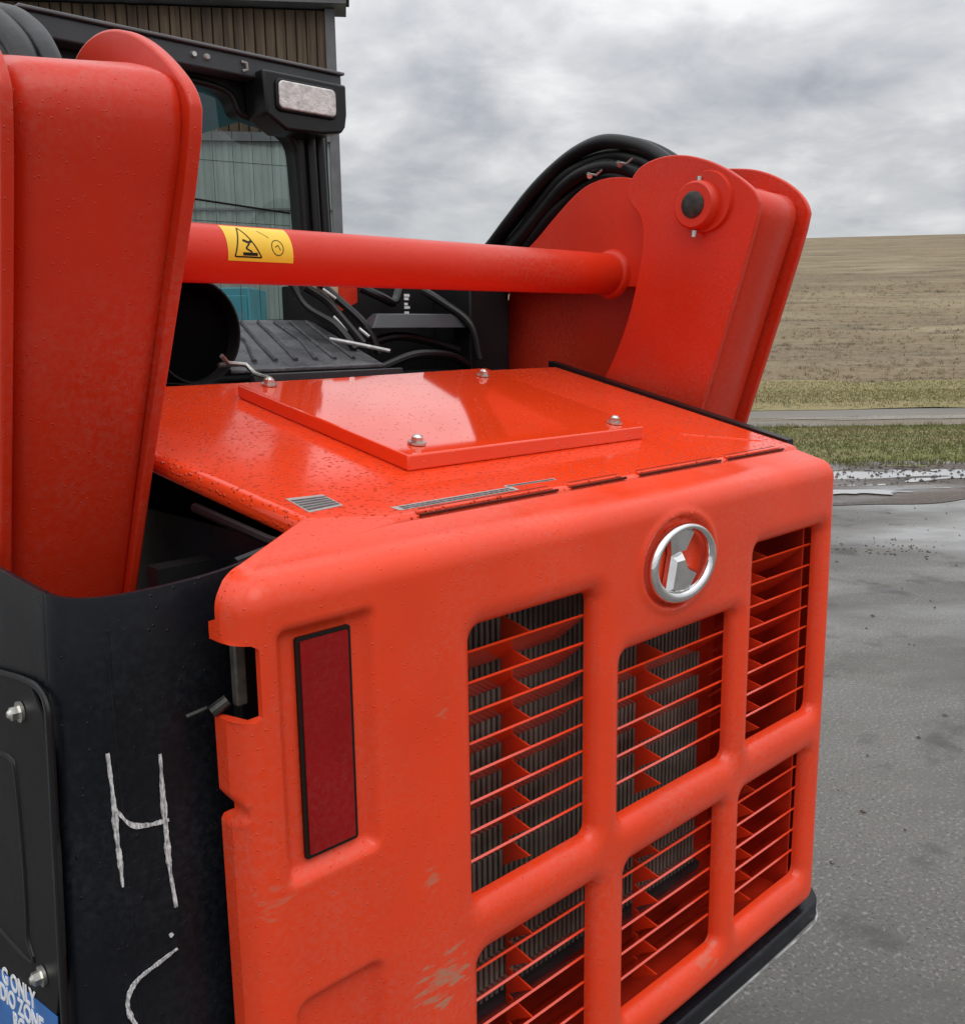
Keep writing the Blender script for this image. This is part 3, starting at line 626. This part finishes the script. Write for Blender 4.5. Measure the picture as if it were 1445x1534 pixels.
# ---- black rear frame / bumper below the door
bp_ = [(0.0, -0.004), (1.13, -0.004), (1.18, 0.012), (1.215, 0.060), (1.215, 0.5), (0.0, 0.5)]
prism(smoothpoly(bp_, 2, keep=(0, 4, 5)), 'z', 0.564, 0.598).make('bumper', 'black', T, bevel=0.005)
MB().tube([(0.0, -0.0045, 0.5665), (1.118, -0.0045, 0.5665), (1.142, -0.002, 0.5665), (1.166, 0.006, 0.5665), (1.186, 0.020, 0.5665), (1.201, 0.040, 0.5665), (1.211, 0.062, 0.5665), (1.2150, 0.09, 0.5665), (1.2150, 0.4, 0.5665)], 0.0022, 8).make('bumper_edge_glint', 'wet_glint', T)  # thin pale strip added for the wet highlight along the edge
MB().loft([(1.153, 0.03, 0.60), (1.19, 0.05, 0.60), (1.19, 0.5, 0.60), (1.153, 0.5, 0.60)], [(1.153, 0.035, 0.66), (1.175, 0.06, 0.66), (1.175, 0.5, 0.66), (1.153, 0.5, 0.66)]).make('bumper_corner', 'rubber', T, bevel=0.006)

# ---- black side tower panel at the left
def lx(z): return -0.088 - (1.42-z)*0.045
def tower_panel():
    # plan path from the right end behind the door, round the corner and forward along the side
    path = [(0.168, 0.098, 1.4275), (0.120, 0.090, 1.413), (0.060, 0.088, 1.402), (0.0, 0.087, 1.3985), (-0.040, 0.087, 1.3985), (-0.058, 0.0875, 1.4000), (-0.073, 0.0905, 1.402), (-0.083, 0.0985, 1.404), (-0.0875, 0.112, 1.4055), (-0.088, 0.135, 1.406), (-0.088, 0.30, 1.408), (-0.088, 0.9, 1.41)]
    path = spline(path, 5); zs = [0.0, 0.1, 0.35, 0.7, 1.1]; vs = []; fs = []; k = len(zs)
    for (x, y, zt) in path:
        w_ = min(1, max(0, (0.02-x)/0.10))
        for d in zs: vs.append((x + w_*(lx(zt-d)-lx(zt)), y, zt-d))
    n = len(path)
    for i in range(n-1):
        for j in range(k-1): fs.append((i*k+j, (i+1)*k+j, (i+1)*k+j+1, i*k+j+1))
    o = mesh_obj('tower_panel', vs, fs, 'black', T, angle=60)
    s = o.modifiers.new('solid', 'SOLIDIFY'); s.thickness = 0.006; s.offset = 0
    b = o.modifiers.new('bevel', 'BEVEL'); b.width = 0.0015; b.segments = 2
    return o
tower = tower_panel()
mb = MB(); mb.box((-0.052, 0.0832, 0.4), (-0.049, 0.0842, 1.37)); mb.make('weld_seam', 'black', tower, bevel=0.0006)
def cover():
    def P(y, z, o=0.0): return (lx(z)-0.0035-o, y, z)
    out_ = smoothpoly([(0.094, 1.325), (0.225, 1.309), (0.50, 1.27), (0.50, 0.85), (0.096, 0.93)], 2, keep=(2, 3))
    c = MB().loft([P(y, z, 0) for y, z in out_], [P(y, z, 0.004) for y, z in out_]).make('cover_plate', 'blackm', tower, bevel=0.001)
    edge = [(0.50, 1.265), (0.225, 1.3085), (0.150, 1.319), (0.120, 1.319), (0.102, 1.309), (0.099, 1.28), (0.0985, 1.15), (0.098, 1.0), (0.099, 0.90)]
    MB().tube([P(y, z, 0.003) for y, z in spline(edge, 6)], 0.0032, 8).make('cover_gasket', 'rubber', c)
    MB().tube([P(y+0.007, z, 0.004) for y, z in spline(edge[1:], 6)], 0.0012, 6).make('cover_seam', 'grey', c)
    inner = [(0.5, 1.19), (0.26, 1.222), (0.204, 1.230), (0.190, 1.216), (0.181, 1.13), (0.183, 1.06), (0.195, 1.030), (0.5, 1.02)]
    MB().tube([P(y, z, 0.004) for y, z in spline(inner, 6)], 0.0022, 8).make('cover_seam', 'rubber', c)
    MB().tube([P(y+0.003, z-0.002, 0.0045) for y, z in spline(inner, 6)], 0.0011, 6).make('cover_seam', 'grey', c)
    for y, z in ((0.165, 1.287), (0.145, 1.035)): bolt(lx(z)-0.008, y, z, (-1, 0, 0), par=c, r=0.0068)
    pl = [(0.114, 1.009), (0.55, 0.921), (0.55, 0.80), (0.112, 0.90)]
    L_ = MB().loft([P(y, z, 0.0042) for y, z in pl], [P(y, z, 0.0049) for y, z in pl]).make('label', 'blue', c, smooth=False)
    for i, s in enumerate(('G ONLY', 'DIO ZONE', 'RC ELEM')):
        v, f = text_mesh(s, 0.026); wmax = max(p[0] for p in v); vs = []
        for p in v:
            y = (0.168, 0.150, 0.140)[i] + (wmax - p[0]); z = 0.987 - i*0.0215 + p[1] - (y-0.168)*0.2
            vs.append(P(y, z, 0.0052 + p[2]))
        mesh_obj('lettering', vs, f, 'white', L_, smooth=False)
cover()
# hand-drawn paint-marker strokes
def stroke(pts, w0, seed):
    r_ = random.Random(seed); P = spline(pts, 14); mb = MB(); L0 = []; R0 = []
    for i, p in enumerate(P):
        a = P[max(0, i-1)]; b = P[min(len(P)-1, i+1)]; dx, dz = b[0]-a[0], b[1]-a[1]; l = math.hypot(dx, dz) or 1
        ww = w0*0.88*(0.55 + 0.6*math.sin(math.pi*(i+1)/(len(P)+1)))*(1.0+0.22*math.sin(i*0.31+seed)+0.12*math.sin(i*0.83+seed*2))*r_.uniform(0.86, 1.14); nx, nz = -dz/l*ww, dx/l*ww; y = 0.0822 - 0.0003*seed
        L0.append((p[0]+nx, y, p[1]+nz)); R0.append((p[0]-nx, y, p[1]-nz))
    n = len(P); V = L0 + R0 + [(x, y+0.002, z) for x, y, z in L0+R0]
    F_ = [(i, i+1, n+i+1, n+i) for i in range(n-1)] + [(2*n+i, i, i+1, 2*n+i+1)[::-1] for i in range(n-1)] + [(n+i, 3*n+i, 3*n+i+1, n+i+1)[::-1] for i in range(n-1)]
    mesh_obj('chalk_mark', V, F_, 'chalk', tower, smooth=False)
stroke([(-0.060, 1.259), (-0.0585, 1.215), (-0.0585, 1.18), (-0.0575, 1.155), (-0.057, 1.128)], 0.0021, 1)
stroke([(-0.0585, 1.206), (-0.045, 1.185), (-0.028, 1.178), (-0.009, 1.176)], 0.0021, 2)
stroke([(-0.0125, 1.243), (-0.013, 1.20), (-0.0125, 1.16), (-0.012, 1.13), (-0.0085, 1.086)], 0.0023, 3)
stroke([(-0.0105, 1.043), (-0.028, 1.038), (-0.052, 1.030), (-0.062, 1.015), (-0.060, 0.995), (-0.050, 0.975), (-0.036, 0.955), (-0.02, 0.93)], 0.0019, 4)
stroke([(-0.018, 1.060), (-0.0155, 1.060), (-0.014, 1.061)], 0.0017, 5)

# ---- lift arm towers
inner = [(0.530, 1.890), (0.524, 1.912), (0.506, 1.936), (0.480, 1.948), (0.445, 1.954), (0.400, 1.952), (0.350, 1.938), (0.300, 1.914), (0.254, 1.882), (0.232, 1.860), (0.225, 1.835),
         (0.339, 1.471), (0.415, 1.22), (0.68, 1.22), (0.60, 1.49), (0.548, 1.58), (0.515, 1.66), (0.495, 1.74), (0.486, 1.80), (0.492, 1.845), (0.520, 1.872)]
outer = [(0.60, 1.90), (0.50, 1.945), (0.42, 1.945), (0.378, 1.941), (0.335, 1.933), (0.290, 1.914), (0.250, 1.888), (0.224, 1.858), (0.216, 1.825), (0.335, 1.45), (0.405, 1.22), (0.68, 1.22), (0.66, 1.50)]
def arm(side):
    """side -1 left, +1 right; x measured outward from the inner plate"""
    X = lambda d: CX + side*((0.56 if side > 0 else 0.546) + d)
    S_ = lambda mb, nm, mt='arm', par=None, **k: mb.make(nm, mt, par or A, **k)
    inn_ = inner if side > 0 else [(y - 0.004, z) for y, z in inner]
    A = prism(smoothpoly(inn_, 2, keep=(11, 12, 13)), 'x', X(0.0), X(0.014)).make('lift_arm_tower', 'arm', T, bevel=0.003, seg=3, angle=40)
    tag(A, label='left lift arm tower filling the picture edge' if side < 0 else 'right lift arm tower with hose arch and pivot pin')
    ox = 0.0 if side > 0 else 0.013
    S_(prism(smoothpoly(outer, 2, keep=(9, 10, 11, 12)), 'x', X(0.168+ox), X(0.180+ox)), 'outer_plate', bevel=0.003, seg=3, angle=40)
    # rear sheet with rolled top, soft bends at both sides
    prof = [(0.418, 1.22), (0.349, 1.45), (0.297, 1.62), (0.256, 1.755), (0.238, 1.812), (0.234, 1.835), (0.238, 1.853), (0.250, 1.868), (0.268, 1.876), (0.300, 1.884), (0.34, 1.890)]
    prof = [p for p in spline(prof, 4)]
    cols = [(0.0125, 0.030), (0.018, 0.016), (0.026, 0.006), (0.038, 0.0)] if side > 0 else [(0.0125, 0.0075), (0.019, 0.0045), (0.028, 0.0015), (0.040, 0.0)]
    cols += [ (0.09, -0.001), (0.142, 0.0), (0.154, 0.005), (0.162, 0.014), (0.1675, 0.028)]
    vs = []; fs = []; k = len(cols)
    for i, (y, z) in enumerate(prof):
        a = prof[max(0, i-1)]; b = prof[min(len(prof)-1, i+1)]; dy, dz = b[0]-a[0], b[1]-a[1]; l = math.hypot(dy, dz); ny, nz = dz/l, -dy/l
        for d, inn in cols:
            vs.append((X(d + (ox if d > 0.1 else 0)), y+ny*inn, z+nz*inn))
    for i in range(len(prof)-1):
        for j in range(k-1): fs.append((i*k+j, i*k+j+1, (i+1)*k+j+1, (i+1)*k+j))
    o = mesh_obj('rear_sheet', vs, fs, 'arm', A, angle=70); s = o.modifiers.new('solid', 'SOLIDIFY'); s.thickness = 0.006
    if side < 0:                             # the left tower narrows downwards on its inner side
        for ob in (A, o):
            for v in ob.data.vertices:
                d = -(v.co.x - CX) - 0.546
                v.co.x -= 0.034*min(1.25, max(0, (1.80-v.co.z)/0.47))*max(0, 1-d/0.16)
                v.co.z += (0.04 if ob is A else 0.24*max(0.2, min(1, 1-d/0.16)))*max(0, v.co.z-1.80)
                v.co.y -= 0.012*max(0, 1-d/0.16)*min(1, max(0, (v.co.z-1.45)/0.35))
    # crown tabs either side of the slot on top
    zt = lambda y: 1.884 + (y-0.30)*0.15
    for d0, d1 in ((0.014, 0.055), (0.115, 0.168)):
        S_(MB().loft([(X(d0), 0.30, zt(.30)-0.004), (X(d1), 0.30, zt(.30)-0.004), (X(d1), 0.38, zt(.38)-0.004), (X(d0), 0.38, zt(.38)-0.004)],
                     [(X(d0), 0.30, zt(.30)+0.004), (X(d1), 0.30, zt(.30)+0.004), (X(d1), 0.38, zt(.38)+0.004), (X(d0), 0.38, zt(.38)+0.004)]), 'top_tab', bevel=0.003)
    # arm body between the plates, going forward and down
    web = smoothpoly([(0.44, 1.88), (0.50, 1.915), (0.57, 1.936), (0.635, 1.938), (0.69, 1.922), (0.76, 1.872), (0.83, 1.815), (0.93, 1.76), (1.00, 1.72), (1.00, 1.50), (0.975, 1.50), (0.70, 1.25), (0.45, 1.25)], 2, keep=(9, 10, 11, 12))
    near = smoothpoly([(0.44, 1.88), (0.50, 1.915), (0.57, 1.936), (0.635, 1.938), (0.69, 1.922), (0.76, 1.872), (0.83, 1.815), (0.93, 1.765), (0.99, 1.745), (0.985, 1.738), (0.80, 1.728), (0.55, 1.712), (0.44, 1.70)], 2, keep=(9, 12))
    S_(prism(near, 'x', X(0.042), X(0.052)), 'arm_side_plate', bevel=0.002, angle=40)
    S_(MB().box((min(X(0.044), X(0.128)), 0.99, 1.45), (max(X(0.044), X(0.128)), 1.0, 1.70)), 'arm_bulkhead', 'blackm')  # end plate coloured black to deepen the shade in the arm cavity
    S_(prism(web, 'x', X(0.128), X(0.138)), 'arm_side_plate', bevel=0.002, angle=40)
    top = [(0.57, 1.930), (0.635, 1.932), (0.69, 1.916), (0.76, 1.866), (0.83, 1.809), (0.93, 1.754), (1.05, 1.695)]
    S_(prism(top + [(y, z-0.012) for y, z in top[::-1]], 'x', X(0.052), X(0.128)), 'arm_top_plate')
    # boss and pin on the inner plate
    b = MB(); yb, zb = 0.352, 1.852; n = 40
    b.tube([(X(0.002), yb, zb), (X(-0.024), yb, zb), (X(-0.028), yb, zb)], [0.047, 0.044, 0.040], n)
    b2 = S_(b, 'pivot_boss', angle=40)
    c = MB(); c.tube([(X(0.001), yb-0.012, zb+0.006), (X(-0.008), yb-0.012, zb+0.006)], [0.058, 0.055], n); c.make('boss_flange', 'arm', A, angle=40)
    c = MB(); c.tube([(X(-0.02), yb, zb), (X(-0.0295), yb, zb), (X(-0.031), yb, zb)], [0.0245, 0.0245, 0.021], n); c.make('pivot_pin', 'pin', A, angle=40)
    c = MB(); p0 = (X(-0.018), yb+0.002, zb-0.047); c.tube([p0, (p0[0]-side*0.002, p0[1], p0[2]-0.012)], [0.006, 0.004], 8); c.tube([(X(-0.012), yb-0.002, zb+0.043), (X(-0.012), yb-0.002, zb+0.052)], 0.005, 8); c.make('grease_nipple', 'steel', A)
    # hoses arching over the arm with clips
    for r0, off, d in ((0.0, 0.0, 0.058), (0.0, 0.0, 0.090), (0.0, 0.026, 0.074), (0.0, 0.048, 0.062), (0.0, 0.048, 0.096), (0.0, 0.068, 0.078)):
        base = [(0.395, 1.78), (0.405, 1.87), (0.44, 1.93), (0.50, 1.975), (0.56, 2.003), (0.63, 2.018), (0.70, 2.010), (0.77, 1.985), (0.84, 1.940), (0.92, 1.875), (1.00, 1.818), (1.10, 1.775), (1.3, 1.70)]
        pts = []
        for i, (y, z) in enumerate(base):
            a_ = base[max(0, i-1)]; b_ = base[min(len(base)-1, i+1)]; dy, dz = b_[0]-a_[0], b_[1]-a_[1]; l = math.hypot(dy, dz)
            wv = 0.004*math.sin(i*1.7+off*90+d*40)
            pts.append((X(d)+wv, y + dz/l*(off+0.004), z - dy/l*(off+0.004)))
        S_(MB().tube(spline(pts, 6), 0.0150, 12), 'hydraulic_hose', 'rubber', angle=80)
    for y, z, ang in ((0.655, 1.945, 0.2), (0.575, 1.958, 0.1)):
        mb = MB(); mb.tube([(X(0.036), y, z), (X(0.044), y+0.010, z+0.006)], 0.0060, 6); mb.tube([(X(0.038), y+0.004, z+0.005), (X(0.038), y-0.016, z+0.001), (X(0.040), y-0.030, z+0.010)], 0.0024, 6)
        S_(mb, 'hose_clip', 'steel')
    return A
RA = arm(1); LA = arm(-1)
# cross tube with weld collars
ct = MB().tube([(CX-0.602, 0.60, 1.7395), (CX+0.602, 0.60, 1.7395)], 0.0425, 48).make('cross_tube', 'arm', T, angle=40)
for s_ in (-1, 1): MB().tube([(CX+s_*0.602, 0.60, 1.7395), (CX+s_*0.594, 0.60, 1.7395), (CX+s_*0.588, 0.60, 1.7395)], [0.052, 0.049, 0.043], 48).make('weld_collar', 'arm', ct, angle=60)
def tube_patch(name, mt, x0, x1, a0, a1, r, par, shape=None, nx=10, na=10):
    vs = []; fs = []
    for i in range(nx+1):
        for j in range(na+1):
            x = x0+(x1-x0)*i/nx; a = math.radians(a0+(a1-a0)*j/na)
            vs.append((x, 0.60-r*math.cos(a), 1.7395+r*math.sin(a)))
    for i in range(nx):
        for j in range(na):
            if shape and not shape((i+.5)/nx, (j+.5)/na): continue
            fs.append((i*(na+1)+j, (i+1)*(na+1)+j, (i+1)*(na+1)+j+1, i*(na+1)+j+1))
    return mesh_obj(name, vs, fs, mt, par, angle=80)
dec = tube_patch('warning_decal', 'yellow', 0.360, 0.470, -16, 66, 0.0430, ct, None, 30, 14)
def tube_line(pts, w_, x0, x1, a0, a1, par, closed=False):
    mb = MB(); n = len(pts); rng_ = range(n if closed else n-1)
    for i in rng_:
        (u0, v0), (u1, v1) = pts[i], pts[(i+1) % n]
        L_ = 0.0426*math.radians(a1-a0); W_ = x1-x0
        dx, dy = (u1-u0)*W_, (v1-v0)*L_; l = math.hypot(dx, dy) or 1e-6; nx_, ny_ = -dy/l*w_/W_, dx/l*w_/L_
        steps = 14; q = []
        for k in range(steps+1):
            t = k/steps
            for sg in (-1, 1):
                u = u0+(u1-u0)*t+sg*nx_; v = v0+(v1-v0)*t+sg*ny_; a = math.radians(a0+(a1-a0)*v); r = 0.04340
                q.append((x0+W_*u, 0.60-r*math.cos(a), 1.7395+r*math.sin(a)))
        mb.add(q, [(2*k, 2*k+1, 2*k+3, 2*k+2) for k in range(steps)])
    mb.make('decal_print', 'ink', par, smooth=False)
DA = (0.360, 0.470, -16, 66)
tube_line([(0.10, 0.10), (0.50, 0.10), (0.24, 0.90)], 0.0010, *DA, dec, True)
tube_line([(0.22, 0.17), (0.44, 0.17)], 0.0022, *DA, dec)
tube_line([(0.24, 0.50), (0.33, 0.44), (0.37, 0.50)], 0.0018, *DA, dec)
tube_line([(0.33, 0.42), (0.27, 0.30), (0.36, 0.22)], 0.0012, *DA, dec)
tube_line([(0.76+0.09*math.cos(i/16*6.283), 0.36+0.19*math.sin(i/16*6.283)) for i in range(16)], 0.0006, *DA, dec, True)
tube_line([(0.72, 0.36), (0.77, 0.42), (0.80, 0.30)], 0.0006, *DA, dec)
tube_line([(0.52, 0.82), (0.66, 0.60)], 0.0004, *DA, dec)

# ---- deck between hood and cab
MB().box((0.20, 0.722, 1.20), (1.27, 1.22, 1.535)).make('engine_deck', 'blackm', T, bevel=0.004)
mb = MB()                                    # ribbed rubber cover sloping up to the cab glass
mb.loft([(0.50, 0.82, 1.553), (0.845, 0.82, 1.553), (0.93, 1.20, 1.640), (0.62, 1.20, 1.640)], [(0.50, 0.82, 1.562), (0.845, 0.82, 1.562), (0.93, 1.20, 1.655), (0.62, 1.20, 1.655)])
cov = mb.make('deck_cover', 'mat', T, bevel=0.003)
for i in range(7):
    a = i/6; x0 = 0.53+0.27*a; x1 = 0.65+0.25*a
    MB().tube([(x0, 0.86, 1.574), (x0*.5+x1*.5+0.01*math.sin(i*2), 1.0, 1.607), (x1, 1.17, 1.650)], 0.0045, 6).make('cover_rib', 'mat', cov)
MB().box((0.53, 0.79, 1.538), (0.87, 0.806, 1.553)).make('deck_lip', 'grey', T, bevel=0.002)
for pts in ([(0.93, 1.0, 1.72), (0.97, 0.98, 1.70), (1.02, 1.0, 1.69), (1.06, 1.03, 1.72)], [(1.13, 1.03, 1.72), (1.15, 0.98, 1.69), (1.18, 0.92, 1.64), (1.19, 0.90, 1.56)], [(0.90, 0.90, 1.55), (0.98, 0.88, 1.575), (1.08, 0.88, 1.57), (1.17, 0.92, 1.545)], [(0.92, 0.98, 1.60), (1.0, 0.96, 1.615), (1.10, 0.96, 1.60), (1.17, 0.95, 1.58)]):
    MB().tube(spline(pts, 6), 0.010, 10).make('cable', 'rubber', T)
mb = MB(); mb.tube([(0.79, 0.925, 1.612), (0.83, 0.88, 1.600), (0.87, 0.83, 1.586)], 0.004, 8); mb.make('plate_bright_edge', 'rod', T)  # thin pale rod added for the bright edge of the plate
mb = MB(); mb.tube([(0.452, 0.76, 1.588), (0.466, 0.765, 1.575), (0.500, 0.765, 1.571), (0.505, 0.745, 1.556), (0.508, 0.70, 1.548)], 0.0042, 8); mb.tube([(0.452, 0.77, 1.572), (0.50, 0.78, 1.572)], 0.004, 8); mb.make('hood_latch_rod', 'steel', T)
# air duct with its dark inside painted as a black disc
n = 40; mb = MB(); cy_ = (0.432, 1.628); R1, R2 = 0.082, 0.079
for y in (0.80, 1.10):
    for R_ in (R1, R2): mb.v += [(cy_[0]+R_*math.cos(2*math.pi*i/n), y, cy_[1]+R_*1.08*math.sin(2*math.pi*i/n)) for i in range(n)]
for i in range(n):
    j = (i+1) % n; mb.f += [(i, j, n+j, n+i), (i, 2*n+i, 2*n+j, j), (n+i, n+j, 3*n+j, 3*n+i)]
duct = mb.make('air_duct', 'blackm', T, angle=40)
MB().tube([(cy_[0], 0.835, cy_[1]), (cy_[0], 0.839, cy_[1])], 0.080, 40).make('duct_shade_disc', 'void', duct)
# grey bracket, hoses and small fittings to the right of the cover
MB().loft([(0.905, 0.93, 1.632), (1.205, 0.93, 1.632), (1.150, 0.95, 1.664), (0.935, 0.95, 1.664)], [(0.905, 0.99, 1.632), (1.205, 0.99, 1.632), (1.150, 0.97, 1.664), (0.935, 0.97, 1.664)]).make('grey_bracket', 'grey', T, bevel=0.003)
MB().box((0.92, 1.06, 1.4), (1.33, 1.30, 1.735)).make('valve_block', 'blackm', T, bevel=0.004)
MB().box((1.19, 0.93, 1.40), (1.318, 1.06, 1.762)).make('deck_side_cover', 'blackm', T, bevel=0.004)
mb = MB()
for i in range(6):
    z = 1.712-0.010*i + 0.002*(i % 2); mb.box((1.10, 1.0585, z-0.006), (1.116-0.003*(i % 3), 1.0598, z))
mb.make('small_label', 'white', T, smooth=False)
MB().loft([(0.885, 1.02, 1.668), (0.935, 1.02, 1.690), (0.935, 1.02, 1.74), (0.895, 1.02, 1.74)], [(0.885, 1.05, 1.668), (0.935, 1.05, 1.690), (0.935, 1.05, 1.74), (0.895, 1.05, 1.74)]).make('red_bracket', 'arm', T)
MB().loft([(0.835, 1.03, 1.712), (0.89, 1.03, 1.685), (0.905, 1.03, 1.74), (0.84, 1.03, 1.74)], [(0.835, 1.05, 1.712), (0.89, 1.05, 1.685), (0.905, 1.05, 1.74), (0.84, 1.05, 1.74)]).make('beige_cap', 'beige', T)
for i, pts in enumerate(([(0.80, 1.02, 1.72), (0.84, 1.0, 1.69), (0.86, 0.97, 1.65), (0.88, 0.93, 1.60)], [(0.83, 1.03, 1.74), (0.86, 1.0, 1.70), (0.90, 0.95, 1.64), (0.92, 0.93, 1.58)], [(0.78, 1.05, 1.74), (0.80, 1.02, 1.68), (0.83, 0.96, 1.64), (0.85, 0.92, 1.59)])):
    MB().tube(spline(pts, 5), 0.009, 8).make('cable', 'rubber', T)
for pts in ([(0.845, 0.985, 1.658), (0.862, 0.96, 1.628)], [(0.83, 1.0, 1.715), (0.852, 0.985, 1.695)], [(0.885, 0.95, 1.632), (0.895, 0.93, 1.615)]):
    MB().tube(pts, 0.0035, 8).make('fitting', 'rod', T)
0 and MB().loft([(1.10, 0.735, 1.50), (1.25, 0.735, 1.50), (1.25, 0.735, 1.66), (1.24, 0.735, 1.66)], [(1.10, 0.90, 1.50), (1.25, 0.90, 1.50), (1.25, 0.90, 1.66), (1.24, 0.90, 1.66)]).make('arm_gusset', 'arm', T)

# ---- cab
def cab():
    Y0 = 1.25
    hole = [(0.45, 1.64), (0.45, 2.11), (0.50, 2.150), (0.70, 2.153), (0.775, 2.145), (0.793, 2.125), (0.800, 2.100), (0.83, 2.094), (0.89, 2.086), (0.945, 2.066), (0.955, 2.01), (0.965, 1.64)]
    outer_ = [(0.30, 1.30), (0.30, 2.18), (1.035, 2.18), (1.035, 2.0), (1.050, 1.30)]
    A = bpy.data.meshes.new('cab'); bm = bmesh.new()
    def ring(pts, y): return [bm.verts.new((x, y, z)) for x, z in pts]
    hs = smoothpoly(hole, 2, keep=(0, 11))
    for y, rev in ((Y0, False), (Y0+0.05, True)):
        o_ = ring(outer_, y); h_ = ring(hs, y)
        eo = [bm.edges.new((o_[i], o_[(i+1) % len(o_)])) for i in range(len(o_))]; eh = [bm.edges.new((h_[i], h_[(i+1) % len(h_)])) for i in range(len(h_))]
        bmesh.ops.triangle_fill(bm, use_beauty=True, edges=eo+eh)
        if y == Y0: fo, fh = o_, h_
        else:
            for a, b in ((fo, o_), (fh, h_)):
                for i in range(len(a)): bm.faces.new((a[i], a[(i+1) % len(a)], b[(i+1) % len(b)], b[i]))
    bmesh.ops.recalc_face_normals(bm, faces=bm.faces); bm.to_mesh(A); bm.free(); A.materials.append(M['cab']); A.shade_smooth(); A.set_sharp_from_angle(angle=math.radians(40))
    c = bpy.data.objects.new('cab', A); sc.collection.objects.link(c); parent(c, T)
    # seal round the glass and the glass itself
    MB().tube([(x, Y0-0.002, z) for x, z in hs] + [(hs[0][0], Y0-0.002, hs[0][1])], 0.008, 8).make('window_seal', 'rubber', c, angle=80)
    mesh_obj('window_glass', [(x, Y0+0.02, z) for x, z in hs], [tuple(range(len(hs)))], 'glass', c, smooth=False)
    for z0_, z1_, r in ((1.925, 1.900, 0.0022), (1.985, 2.005, 0.0006), (1.865, 1.872, 0.0006)):
        MB().tube([(0.45, Y0+0.012, z0_), (0.93, Y0+0.012, z1_)], r, 6).make('window_wire', 'rubber', c)
    for i in range(9): MB().tube([(0.50+0.05*i, Y0+0.03, 1.64), (0.50+0.05*i, Y0+0.03, 2.07)], 0.0007, 6).make('guard_wire', 'grey', c)
    for x in (0.985, 1.01): MB().tube([(x+0.012, Y0-0.003, 1.64), (x, Y0-0.003, 2.09)], 0.013, 12).make('pillar_rib', 'cab', c)
    MB().tube([(1.028, Y0+0.02, 1.60), (1.018, Y0+0.02, 2.12)], 0.02, 12).make('corner_post', 'grey', c)
    # roof slab, side posts, front frame (cab is open to the front so that the barn shows through)
    MB().box((0.32, Y0, 2.175), (1.045, 2.35, 2.215)).make('roof', 'cab', c, bevel=0.01)
    for x in (0.32, 1.02): 
        MB().box((x, 2.28, 1.2), (x+0.05, 2.34, 2.175)).make('front_post', 'cab', c, bevel=0.006)
        MB().box((x, Y0+0.05, 1.2), (x+0.03, 2.30, 1.55)).make('side_panel', 'cab', c)
    beam = MB().box((0.34, Y0-0.055, 2.165), (1.043, Y0-0.005, 2.206)).make('roof_beam', 'grey', c, bevel=0.004, seg=3)
    MB().box((0.33, Y0-0.062, 2.207), (1.048, Y0+0.03, 2.2135)).make('roof_lip', 'trim', c, bevel=0.002)
    for x in (0.50, 0.672, 0.702): MB().tube([(x, Y0-0.055, 2.188), (x, Y0-0.0615, 2.188)], [0.007, 0.005], 10).make('bolt', 'paper' if x != 0.672 else 'steel', beam)
    MB().tube([(0.782, Y0-0.058, 2.192), (0.792, Y0-0.062, 2.190), (0.793, Y0-0.062, 2.177), (0.784, Y0-0.058, 2.174)], 0.003, 6).make('hook', 'paper', beam)
    hb = prism(smoothpoly([(0.822, 2.06), (0.815, 2.18), (1.034, 2.18), (1.034, 2.095), (1.012, 2.066)], 1, keep=(1, 2)), 'y', Y0-0.085, Y0-0.002).make('lamp_housing', 'cab', c, bevel=0.006, seg=3)
    lens_c = (0.968, 2.145)
    prism(rrect(0.843, 1.001, 2.098, 2.166, 0.014), 'y', Y0-0.092, Y0-0.084).make('lamp_bezel', 'blackm', hb, bevel=0.003)
    prism(rrect(0.848, 0.996, 2.103, 2.161, 0.012), 'y', Y0-0.0965, Y0-0.090).make('lamp_lens', 'lens', hb, bevel=0.003)
    # control lever and seat back inside
    MB().box((0.52, 1.55, 1.2), (0.86, 1.70, 1.62)).make('seat_back', 'blackm', c, bevel=0.03, seg=4)
    return c
cab()
# ---- tracks and chassis (hidden from here, but they carry the machine)
for sd_ in (-1, 1):
    x0 = CX + sd_*0.43; x1 = CX + sd_*0.83; xa, xb = min(x0, x1), max(x0, x1)
    prism(rrect(0.45, 2.35, 0.02, 0.62, 0.27, 8), 'x', xa, xb).make('track', 'rubber', T, bevel=0.01)
    for i in range(3): MB().tube([(xa-0.01, 0.8+0.6*i, 0.24), (xb+0.01, 0.8+0.6*i, 0.24)], 0.17, 20).make('roller', 'black', T)
MB().box((0.25, 0.34, 0.35), (1.13, 2.3, 1.2)).make('chassis', 'black', T, bevel=0.02)
